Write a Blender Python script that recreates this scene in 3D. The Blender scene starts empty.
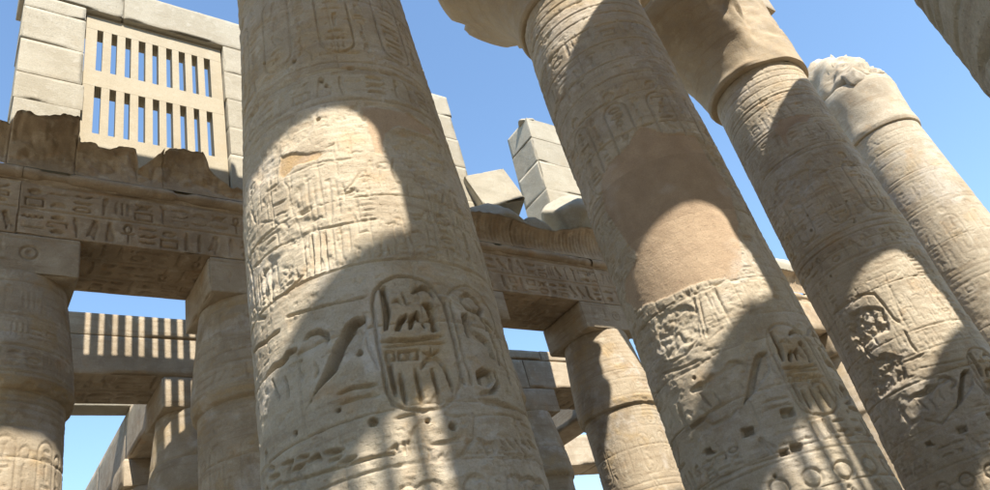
import bpy, math, random
import numpy as np

# ---------------------------------------------------------------- camera, sky, sun, exposure
scene = bpy.context.scene
COL = scene.collection
R = math.radians

def look_basis(psi, p, rho):
    F = np.array([math.cos(p)*math.cos(psi), math.cos(p)*math.sin(psi), math.sin(p)])
    R0 = np.array([math.sin(psi), -math.cos(psi), 0.0]); U0 = np.cross(R0, F)
    return F, math.cos(rho)*R0 - math.sin(rho)*U0, math.sin(rho)*R0 + math.cos(rho)*U0

cam_d = bpy.data.cameras.new('camera'); cam = bpy.data.objects.new('camera', cam_d); COL.objects.link(cam)
F_, R_, U_ = look_basis(R(48.01), R(31.72), R(16.12))
from mathutils import Matrix
cam.matrix_world = Matrix(((R_[0], U_[0], -F_[0], 0.0), (R_[1], U_[1], -F_[1], 0.0), (R_[2], U_[2], -F_[2], 1.6), (0, 0, 0, 1)))
cam_d.sensor_width = 36; cam_d.lens = 36*765.82/990; cam_d.clip_end = 3000; cam_d.clip_start = 0.05
scene.camera = cam

SUN = np.array([-0.165, -1.0, 1.09]); SUN = SUN/np.linalg.norm(SUN)
world = bpy.data.worlds.new('World'); scene.world = world; world.use_nodes = True
nt = world.node_tree
sky = nt.nodes.new('ShaderNodeTexSky'); sky.sky_type = 'NISHITA'; sky.sun_disc = False
sky.sun_elevation = math.asin(SUN[2]); sky.sun_rotation = math.atan2(SUN[0], SUN[1])
sky.altitude = 80; sky.air_density = 1.55; sky.dust_density = 0.0; sky.ozone_density = 5.0
bg = nt.nodes['Background']; bg.inputs['Strength'].default_value = 0.14
nt.links.new(sky.outputs[0], bg.inputs['Color'])
sun_d = bpy.data.lights.new('sun', 'SUN'); sun_d.energy = 5.0; sun_d.angle = R(0.53); sun_d.color = (1.0, 0.93, 0.82)
sun = bpy.data.objects.new('sun', sun_d); COL.objects.link(sun)
from mathutils import Vector
sun.rotation_euler = Vector(SUN).to_track_quat('Z', 'Y').to_euler(); sun.location = (0, 0, 60)
scene.view_settings.view_transform = 'Standard'; scene.view_settings.look = 'None'
scene.view_settings.exposure = 0.92; scene.view_settings.gamma = 1.0
scene.view_settings.use_curve_mapping = False
scene.cycles.max_bounces = 8; scene.cycles.diffuse_bounces = 5

# ---------------------------------------------------------------- helpers
def noise2(u, v, seed):
    """value noise in [-1,1] on arrays u, v"""
    T = np.random.RandomState(seed % 100000).rand(64, 64)*2 - 1
    iu = np.floor(u).astype(int); iv = np.floor(v).astype(int)
    fu = u - iu; fv = v - iv
    fu = fu*fu*(3 - 2*fu); fv = fv*fv*(3 - 2*fv)
    a = T[iu % 64, iv % 64]; b = T[(iu+1) % 64, iv % 64]; c = T[iu % 64, (iv+1) % 64]; d = T[(iu+1) % 64, (iv+1) % 64]
    return (a*(1-fu) + b*fu)*(1-fv) + (c*(1-fu) + d*fu)*fv
def fbm(u, v, seed, octaves=4):
    s = 0; amp = 1; tot = 0
    for o in range(octaves):
        s = s + amp*noise2(u*2**o + 7.3*o, v*2**o + 3.1*o, seed + 17*o); tot += amp; amp *= 0.5
    return s/tot
def noise3(P, seed):
    return (fbm(P[..., 0] + 0.37*P[..., 2], P[..., 1] + 0.61*P[..., 2], seed, 3) + fbm(P[..., 2] + 0.29*P[..., 0], P[..., 1]*0.8 - 0.5*P[..., 0], seed+5, 3))*0.6
def sstep(a, b, x):
    t = np.clip((x-a)/(b-a), 0, 1); return t*t*(3-2*t)

def tag(o, label=None, cat=None, group=None, kind=None):
    if label: o['label'] = label
    if cat: o['category'] = cat
    if group: o['group'] = group
    if kind or cat: o['kind'] = kind or 'thing'
    return o
def empty(name, loc, label, cat, group=None):
    o = bpy.data.objects.new(name, None); COL.objects.link(o); o.location = loc; o.empty_display_size = 0.3
    return tag(o, label, cat, group)
def mesh_obj(name, verts, faces, mat, parent=None, smooth=False, mask=None, loc=None):
    """verts (n,3) array, faces (m,4) int array or list"""
    me = bpy.data.meshes.new(name)
    if isinstance(faces, np.ndarray):
        n, m, k = len(verts), len(faces), faces.shape[1]
        me.vertices.add(n); me.vertices.foreach_set('co', np.asarray(verts, np.float32).ravel())
        me.loops.add(m*k); me.loops.foreach_set('vertex_index', faces.astype(np.int32).ravel())
        me.polygons.add(m); me.polygons.foreach_set('loop_start', np.arange(0, m*k, k, dtype=np.int32))
        me.update(calc_edges=True)
    else:
        me.from_pydata([tuple(v) for v in verts], [], faces)
    if smooth: me.polygons.foreach_set('use_smooth', np.ones(len(me.polygons), bool))
    if mask is not None:
        at = me.attributes.new('mask', 'FLOAT_COLOR', 'POINT'); at.data.foreach_set('color', np.asarray(mask, np.float32).ravel())
    me.materials.append(mat); me.update()
    o = bpy.data.objects.new(name, me); COL.objects.link(o)
    if parent is not None: o.parent = parent
    if loc is not None: o.location = loc
    return o
def grid_faces(nr, nc, closed=False, base=0):
    r = np.arange(nr-1)[:, None]; c = np.arange(nc if closed else nc-1)[None, :]
    c2 = (c+1) % nc
    return (np.stack([r*nc+c, r*nc+c2, (r+1)*nc+c2, (r+1)*nc+c], -1).reshape(-1, 4) + base)

# ---------------------------------------------------------------- materials
def mixc(nt, fac, a, b, mode='MIX'):
    n = nt.nodes.new('ShaderNodeMix'); n.data_type = 'RGBA'; n.blend_type = mode; n.clamp_factor = True
    for sock, val in ((n.inputs[0], fac), (n.inputs[6], a), (n.inputs[7], b)):
        if hasattr(val, 'is_output') or isinstance(val, bpy.types.NodeSocket): nt.links.new(val, sock)
        else: sock.default_value = val if isinstance(val, float) else (*val, 1.0)
    return n.outputs[2]
def ramp(nt, x, lo, hi):
    n = nt.nodes.new('ShaderNodeMapRange'); n.inputs[1].default_value = lo; n.inputs[2].default_value = hi
    n.interpolation_type = 'SMOOTHSTEP'; nt.links.new(x, n.inputs[0]); return n.outputs[0]
def sandstone(name, base, dark, light, masks=False, bump=0.5, streak=1.0, warm=0.35, tone=0.05):
    m = bpy.data.materials.new(name); m.use_nodes = True; nt = m.node_tree
    bs = nt.nodes['Principled BSDF']; bs.inputs['Roughness'].default_value = 0.9; bs.inputs['Specular IOR Level'].default_value = 0.14
    tc = nt.nodes.new('ShaderNodeTexCoord'); geo = nt.nodes.new('ShaderNodeObjectInfo')
    ad = nt.nodes.new('ShaderNodeVectorMath'); ad.operation = 'ADD'
    nt.links.new(tc.outputs['Object'], ad.inputs[0])
    off = nt.nodes.new('ShaderNodeVectorMath'); off.operation = 'SCALE'; off.inputs[0].default_value = (13.0, 7.0, 5.0)
    nt.links.new(geo.outputs['Random'], off.inputs['Scale']); nt.links.new(off.outputs[0], ad.inputs[1])
    def noise(scale, detail=6, rough=0.6, stretch=None, vec=ad.outputs[0], dist=0.0):
        if stretch:
            mp = nt.nodes.new('ShaderNodeMapping'); mp.inputs['Scale'].default_value = stretch; nt.links.new(vec, mp.inputs[0]); vec = mp.outputs[0]
        n = nt.nodes.new('ShaderNodeTexNoise'); n.inputs['Scale'].default_value = scale; n.inputs['Detail'].default_value = detail
        n.inputs['Roughness'].default_value = rough; n.inputs['Distortion'].default_value = dist; nt.links.new(vec, n.inputs['Vector']); return n.outputs['Fac']
    big = noise(0.9, 5, 0.6); mid = noise(3.2, 8, 0.65, dist=0.4); bed = noise(1.0, 6, 0.6, (0.7, 0.7, 7.0)); fine = noise(38, 4, 0.7)
    spots = noise(9.0, 5, 0.7)
    c = mixc(nt, ramp(nt, big, 0.35, 0.68), base, dark)
    c = mixc(nt, ramp(nt, mid, 0.48, 0.75), c, light)
    b2 = nt.nodes.new('ShaderNodeMath'); b2.operation = 'MULTIPLY'; b2.inputs[1].default_value = 0.55*streak; nt.links.new(ramp(nt, bed, 0.5, 0.72), b2.inputs[0])
    c = mixc(nt, b2.outputs[0], c, tuple(x*y for x, y in zip(dark, (0.8, 0.74, 0.68))))
    w2 = nt.nodes.new('ShaderNodeMath'); w2.operation = 'MULTIPLY'; w2.inputs[1].default_value = warm; nt.links.new(ramp(nt, noise(1.7, 6, 0.6), 0.55, 0.75), w2.inputs[0])
    c = mixc(nt, w2.outputs[0], c, (base[0]*1.02, base[1]*0.78, base[2]*0.55))
    if masks:
        at = nt.nodes.new('ShaderNodeAttribute'); at.attribute_name = 'mask'
        sp = nt.nodes.new('ShaderNodeSeparateColor'); nt.links.new(at.outputs['Color'], sp.inputs[0])
        pl = mixc(nt, ramp(nt, noise(2.2, 6, 0.6), 0.3, 0.75), (0.46, 0.345, 0.235), (0.375, 0.275, 0.185))
        c = mixc(nt, sp.outputs[0], c, pl)
        for k, colr, amt in ((1, (0.44, 0.285, 0.10), 0.55), (2, (0.56, 0.52, 0.47), 0.75)):
            f = nt.nodes.new('ShaderNodeMath'); f.operation = 'MULTIPLY'; nt.links.new(sp.outputs[k], f.inputs[0])
            f2 = nt.nodes.new('ShaderNodeMath'); f2.operation = 'MULTIPLY'; f2.inputs[1].default_value = amt
            nt.links.new(ramp(nt, mid, 0.3, 0.6), f2.inputs[0]); nt.links.new(f2.outputs[0], f.inputs[1])
            c = mixc(nt, f.outputs[0], c, colr)
    # pits and dark lichen specks
    p2 = nt.nodes.new('ShaderNodeMath'); p2.operation = 'MULTIPLY'; p2.inputs[1].default_value = 0.5; nt.links.new(ramp(nt, spots, 0.62, 0.78), p2.inputs[0])
    c = mixc(nt, p2.outputs[0], c, tuple(x*0.5 for x in dark))
    fv = nt.nodes.new('ShaderNodeMapRange'); fv.inputs[1].default_value = 0.3; fv.inputs[2].default_value = 0.7; fv.inputs[3].default_value = 0.86; fv.inputs[4].default_value = 1.1
    nt.links.new(fine, fv.inputs[0])
    rv = nt.nodes.new('ShaderNodeMapRange'); rv.inputs[3].default_value = 1-tone; rv.inputs[4].default_value = 1+tone; nt.links.new(geo.outputs['Random'], rv.inputs[0])
    vm = nt.nodes.new('ShaderNodeMath'); vm.operation = 'MULTIPLY'; nt.links.new(fv.outputs[0], vm.inputs[0]); nt.links.new(rv.outputs[0], vm.inputs[1])
    hs = nt.nodes.new('ShaderNodeHueSaturation'); nt.links.new(c, hs.inputs['Color']); nt.links.new(vm.outputs[0], hs.inputs['Value'])
    nt.links.new(hs.outputs[0], bs.inputs['Base Color'])
    bm = nt.nodes.new('ShaderNodeBump'); bm.inputs['Strength'].default_value = min(1.0, bump*1.5); bm.inputs['Distance'].default_value = 0.03
    def madd(x, k, acc):
        f = nt.nodes.new('ShaderNodeMath'); f.operation = 'MULTIPLY_ADD'; f.inputs[1].default_value = k; nt.links.new(x, f.inputs[0])
        if acc is None: f.inputs[2].default_value = 0.0
        else: nt.links.new(acc, f.inputs[2])
        return f.outputs[0]
    acc = madd(mid, 0.7, None); acc = madd(noise(17, 7, 0.72), 0.55, acc); acc = madd(noise(9, 6, 0.7, (1.0, 1.0, 5.5)), 0.45, acc)
    acc = madd(ramp(nt, noise(24, 3, 0.6), 0.6, 0.7), -0.35, acc)
    class _H: outputs = [acc]
    hsum = _H
    nt.links.new(hsum.outputs[0], bm.inputs['Height']); nt.links.new(bm.outputs[0], bs.inputs['Normal'])
    return m
M_COL = sandstone('carved_sandstone', (0.49, 0.42, 0.315), (0.385, 0.32, 0.235), (0.55, 0.485, 0.375), masks=True, warm=0.42, tone=0.07)
M_SIDE = sandstone('weathered_sandstone', (0.44, 0.365, 0.265), (0.33, 0.265, 0.185), (0.50, 0.43, 0.325), masks=True, warm=0.4)
M_BEAM = sandstone('brown_sandstone', (0.455, 0.355, 0.24), (0.31, 0.235, 0.155), (0.52, 0.43, 0.315), warm=0.55, streak=0.8)
M_PALE = sandstone('pale_limestone_repair', (0.40, 0.365, 0.288), (0.35, 0.313, 0.24), (0.43, 0.398, 0.325), bump=0.5, streak=0.3, warm=0.15, tone=0.06)
M_GRILLE = sandstone('yellow_grille_stone', (0.43, 0.375, 0.275), (0.40, 0.345, 0.25), (0.455, 0.405, 0.31), bump=0.2, streak=0.2, warm=0.12, tone=0.02)
M_GROUND = sandstone('dusty_ground', (0.30, 0.245, 0.175), (0.24, 0.195, 0.14), (0.34, 0.285, 0.215), bump=0.4, streak=0.0)

# ---------------------------------------------------------------- relief drawing
GLYPHS = {
 'ankh': [('R', .5, .78, .2, .2), ('S', [(.5, .6), (.5, .03)]), ('S', [(.15, .5), (.85, .5)])],
 'reed': [('P', [(.35, 0), (.6, 0), (.7, .5), (.65, .85), (.5, 1), (.38, .8), (.33, .4)])],
 'bird': [('P', [(.05, .78), (.22, .92), (.38, .9), (.45, .72), (.7, .5), (1, .22), (.95, .15), (.7, .28), (.55, .27), (.56, .02), (.42, .02), (.4, .28), (.25, .4), (.2, .66)])],
 'owl': [('P', [(.15, .7), (.2, .98), (.5, 1), (.6, .8), (.75, .4), (.95, .1), (.7, .2), (.55, .18), (.5, .0), (.3, .0), (.35, .18), (.2, .4)])],
 'water': [('S', [(0, .45), (.12, .6), (.25, .4), (.37, .6), (.5, .4), (.63, .6), (.75, .4), (.88, .6), (1, .45)])],
 'disc': [('R', .5, .5, .38, .38)], 'sun': [('D', .5, .5, .33, .33)],
 'basket': [('P', [(0, .65), (1, .65), (.9, .4), (.7, .25), (.5, .2), (.3, .25), (.1, .4)])],
 'bread': [('P', [(.1, .25), (.9, .25), (.8, .55), (.65, .7), (.35, .7), (.2, .55)])],
 'mouth': [('P', [(0, .5), (.25, .65), (.5, .7), (.75, .65), (1, .5), (.75, .36), (.5, .32), (.25, .36)])],
 'snake': [('S', [(0, .35), (.2, .35), (.3, .55), (.45, .35), (.6, .3), (.8, .5), (.9, .75), (1, .7)])],
 'man': [('P', [(.3, .75), (.35, .95), (.55, 1), (.65, .85), (.6, .72), (.8, .45), (.95, .42), (.9, .3), (.85, .0), (.15, .0), (.2, .35)])],
 'house': [('S', [(.05, .15), (.05, .8), (.95, .8), (.95, .15), (.62, .15)])],
 'box': [('S', [(.1, .1), (.9, .1), (.9, .9), (.1, .9), (.1, .1)])],
 'staff': [('S', [(.5, 0), (.5, .85), (.25, 1)]), ('S', [(.5, .85), (.75, .8)])],
 'three': [('S', [(.15, .15), (.15, .85)]), ('S', [(.5, .15), (.5, .85)]), ('S', [(.85, .15), (.85, .85)])],
 'bar': [('S', [(0, .5), (1, .5)])], 'feather': [('P', [(.45, 0), (.55, 0), (.62, .5), (.85, .8), (.75, 1), (.5, .95), (.42, .6)])],
 'leg': [('P', [(.3, 1), (.55, 1), (.55, .3), (.95, .1), (.95, 0), (.3, 0)])],
 'hand': [('P', [(0, .55), (.5, .62), (.65, .8), (.75, .62), (1, .58), (1, .4), (0, .42)])],
 'scarab': [('D', .5, .42, .26, .32), ('S', [(.1, .8), (.3, .6)]), ('S', [(.9, .8), (.7, .6)]), ('S', [(.1, .05), (.3, .25)]), ('S', [(.9, .05), (.7, .25)])],
}
TALL = ['ankh', 'reed', 'bird', 'owl', 'man', 'staff', 'feather', 'leg', 'bird', 'reed', 'three']
FLAT = ['water', 'basket', 'bread', 'mouth', 'snake', 'house', 'hand', 'bar', 'box', 'disc', 'sun', 'scarab']

class Relief:
    """carved depth on a flat (u, v) sheet in metres"""
    def __init__(s, u0, u1, v0, v1, res):
        s.u0, s.v0, s.res = u0, v0, res
        s.nu = int((u1-u0)/res)+2; s.nv = int((v1-v0)/res)+2
        s.h = np.zeros((s.nv, s.nu)); s.mask = np.zeros((s.nv, s.nu, 3))
    def win(s, pts, pad):
        p = np.asarray(pts, float)
        a = max(0, int((p[:, 0].min()-pad-s.u0)/s.res)); b = min(s.nu, int((p[:, 0].max()+pad-s.u0)/s.res)+2)
        c = max(0, int((p[:, 1].min()-pad-s.v0)/s.res)); d = min(s.nv, int((p[:, 1].max()+pad-s.v0)/s.res)+2)
        if b-a < 1 or d-c < 1: return None
        U, V = np.meshgrid(s.u0+np.arange(a, b)*s.res, s.v0+np.arange(c, d)*s.res)
        return (slice(c, d), slice(a, b)), U, V
    @staticmethod
    def segdist(U, V, pts):
        D = np.full(U.shape, 1e9)
        for (x0, y0), (x1, y1) in zip(pts[:-1], pts[1:]):
            dx, dy = x1-x0, y1-y0; L = dx*dx+dy*dy + 1e-12
            t = np.clip(((U-x0)*dx+(V-y0)*dy)/L, 0, 1)
            D = np.minimum(D, (U-x0-t*dx)**2+(V-y0-t*dy)**2)
        return np.sqrt(D)
    def put(s, sl, carve): s.h[sl] = np.maximum(s.h[sl], carve)
    def stroke(s, pts, w, dep):
        r = s.win(pts, w+0.02)
        if r is None: return
        sl, U, V = r; d = s.segdist(U, V, pts)
        k = 1.0
        if len(pts) < 14 and pts[0] != pts[-1]:
            e = np.minimum(np.hypot(U-pts[0][0], V-pts[0][1]), np.hypot(U-pts[-1][0], V-pts[-1][1])); k = 0.35+0.65*np.clip(e/(1.8*w), 0, 1)
        s.put(sl, dep*k*np.clip((w/2*(.5+.5*k)-d)/max(0.012, s.res*1.1)+0.5, 0, 1))
    def inside(s, U, V, pts):
        I = np.zeros(U.shape, bool); n = len(pts)
        for k in range(n):
            x0, y0 = pts[k]; x1, y1 = pts[(k+1) % n]
            if y0 == y1: continue
            c = ((V > y0) != (V > y1)) & (U < (x1-x0)*(V-y0)/(y1-y0)+x0)
            I ^= c
        return I
    def poly(s, pts, dep, edge=0.06):
        r = s.win(pts, 0.05)
        if r is None: return
        sl, U, V = r; I = s.inside(U, V, pts); d = s.segdist(U, V, list(pts)+[pts[0]])
        sd = np.where(I, d, -d)
        s.put(sl, dep*np.clip(sd/max(0.014, s.res)+0.5, 0, 1)*(0.42+0.58*np.exp(-np.maximum(sd, 0)/edge)))
    def sunk(s, pts, dep):
        # sunk relief: a sheer upper-left edge, the floor rising to the right
        r = s.win(pts, 0.05)
        if r is None: return
        sl, U, V = r; I = s.inside(U, V, pts); d = s.segdist(U, V, list(pts)+[pts[0]])
        sd = np.where(I, d, -d); p = np.asarray(pts); sh = 0.09
        I2 = s.inside(U-sh, V+sh*.6, pts)
        fl = np.where(I & ~I2, 1.0, 0.33)
        s.put(sl, dep*np.clip(sd/max(0.014, s.res)+0.5, 0, 1)*fl)
    def ring(s, cx, cy, rx, ry, w, dep):
        a = np.linspace(0, 2*math.pi, 15); s.stroke([(cx+rx*math.cos(t), cy+ry*math.sin(t)) for t in a], w, dep)
    def disc(s, cx, cy, rx, ry, dep):
        a = np.linspace(0, 2*math.pi, 13)[:-1]; s.poly([(cx+rx*math.cos(t), cy+ry*math.sin(t)) for t in a], dep)
    def area(s, pts, pad=0.05, soft=0.03):
        r = s.win(pts, pad)
        if r is None: return None
        sl, U, V = r; I = s.inside(U, V, pts); d = s.segdist(U, V, list(pts)+[pts[0]])
        w = fbm(U*5, V*5, 31, 3)*0.05
        return sl, U, V, np.clip((np.where(I, d, -d)+w)/soft+0.5, 0, 1)
    def glyph(s, g, x, y, w, h, lw, dep, flip=False):
        T = lambda p: (x+(1-p[0] if flip else p[0])*w, y+p[1]*h)
        for q in GLYPHS[g]:
            if q[0] == 'S': s.stroke([T(p) for p in q[1]], lw, dep)
            elif q[0] == 'P': s.poly([T(p) for p in q[1]], dep*1.15, edge=lw)
            elif q[0] == 'R': c = T(q[1:3]); s.ring(c[0], c[1], q[3]*w, q[4]*h, lw, dep)
            elif q[0] == 'D': c = T(q[1:3]); s.disc(c[0], c[1], q[3]*w, q[4]*h, dep*1.1)
    def row(s, u0, u1, v0, v1, rng, lw, dep, skip=0.04):
        """horizontal line of writing"""
        H = v1-v0; u = u0
        while u < u1-0.3*H:
            if rng.random() < skip: u += 0.4*H; continue
            if rng.random() < 0.5:
                w = H*rng.uniform(.42, .68); s.glyph(rng.choice(TALL), u, v0+.04*H, w, H*.92, lw, dep*rng.uniform(.7, 1.1), rng.random() < .3)
            else:
                w = H*rng.uniform(.55, .85); k = rng.choice((2, 2, 3))
                for j in range(k):
                    s.glyph(rng.choice(FLAT), u, v0+H*(j+.05)/k, w, H*.86/k, lw*(.9 if k == 2 else .75), dep*rng.uniform(.7, 1.1), rng.random() < .3)
            u += w + .09*H
    def column(s, u0, u1, v0, v1, rng, lw, dep):
        W = u1-u0; v = v1
        while v > v0+.4*W:
            if rng.random() < .45: h = min(W*1.0, v-v0); s.glyph(rng.choice(TALL), u0+.15*W, v-h, W*.7, h*.94, lw, dep, rng.random() < .3)
            else: h = min(W*.42, v-v0); s.glyph(rng.choice(FLAT), u0+.05*W, v-h, W*.9, h*.88, lw, dep, rng.random() < .3)
            v -= h + .06*W
    def cartouche(s, cx, v0, v1, w, rng, lw, dep):
        r = w/2; a = np.linspace(0, math.pi, 9); e = r*.9
        pts = [(cx+r*math.cos(t), v1-e+e*math.sin(t)) for t in a]+[(cx-r*math.cos(t), v0+e-e*math.sin(t)) for t in a]
        s.stroke(pts+[pts[0]], lw, dep); s.stroke([(cx-r*1.15, v0-lw), (cx+r*1.15, v0-lw)], lw*1.3, dep)
        s.column(cx-r*.68, cx+r*.68, v0+.12*w, v1-.2*w, rng, lw*1.1, dep)
    def sample(s, u, v):
        x = np.clip((u-s.u0)/s.res, 0, s.nu-1.001); y = np.clip((v-s.v0)/s.res, 0, s.nv-1.001)
        i = x.astype(int); j = y.astype(int); fx = x-i; fy = y-j
        def L(A):
            g = fx if A.ndim == 2 else fx[..., None]; k = fy if A.ndim == 2 else fy[..., None]
            return (A[j, i]*(1-g)+A[j, i+1]*g)*(1-k)+(A[j+1, i]*(1-g)+A[j+1, i+1]*g)*k
        return L(s.h), L(s.mask)
def draw_trace(rel, text, k=1.0):
    for line in text.strip().split('\n'):
        t, w, dep, nums = line.split(' ')
        v = [float(x) for x in nums.split(',')]; pts = list(zip(v[0::2], v[1::2])); w = float(w); dep = float(dep)*k
        if min(v[1::2]) > 7.0: w, dep = w*.72, dep*.5
        if t == 'S': rel.stroke(pts, w, dep)
        elif t == 'Q': rel.sunk(pts, dep)
        else: rel.poly(pts, dep)

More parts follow.
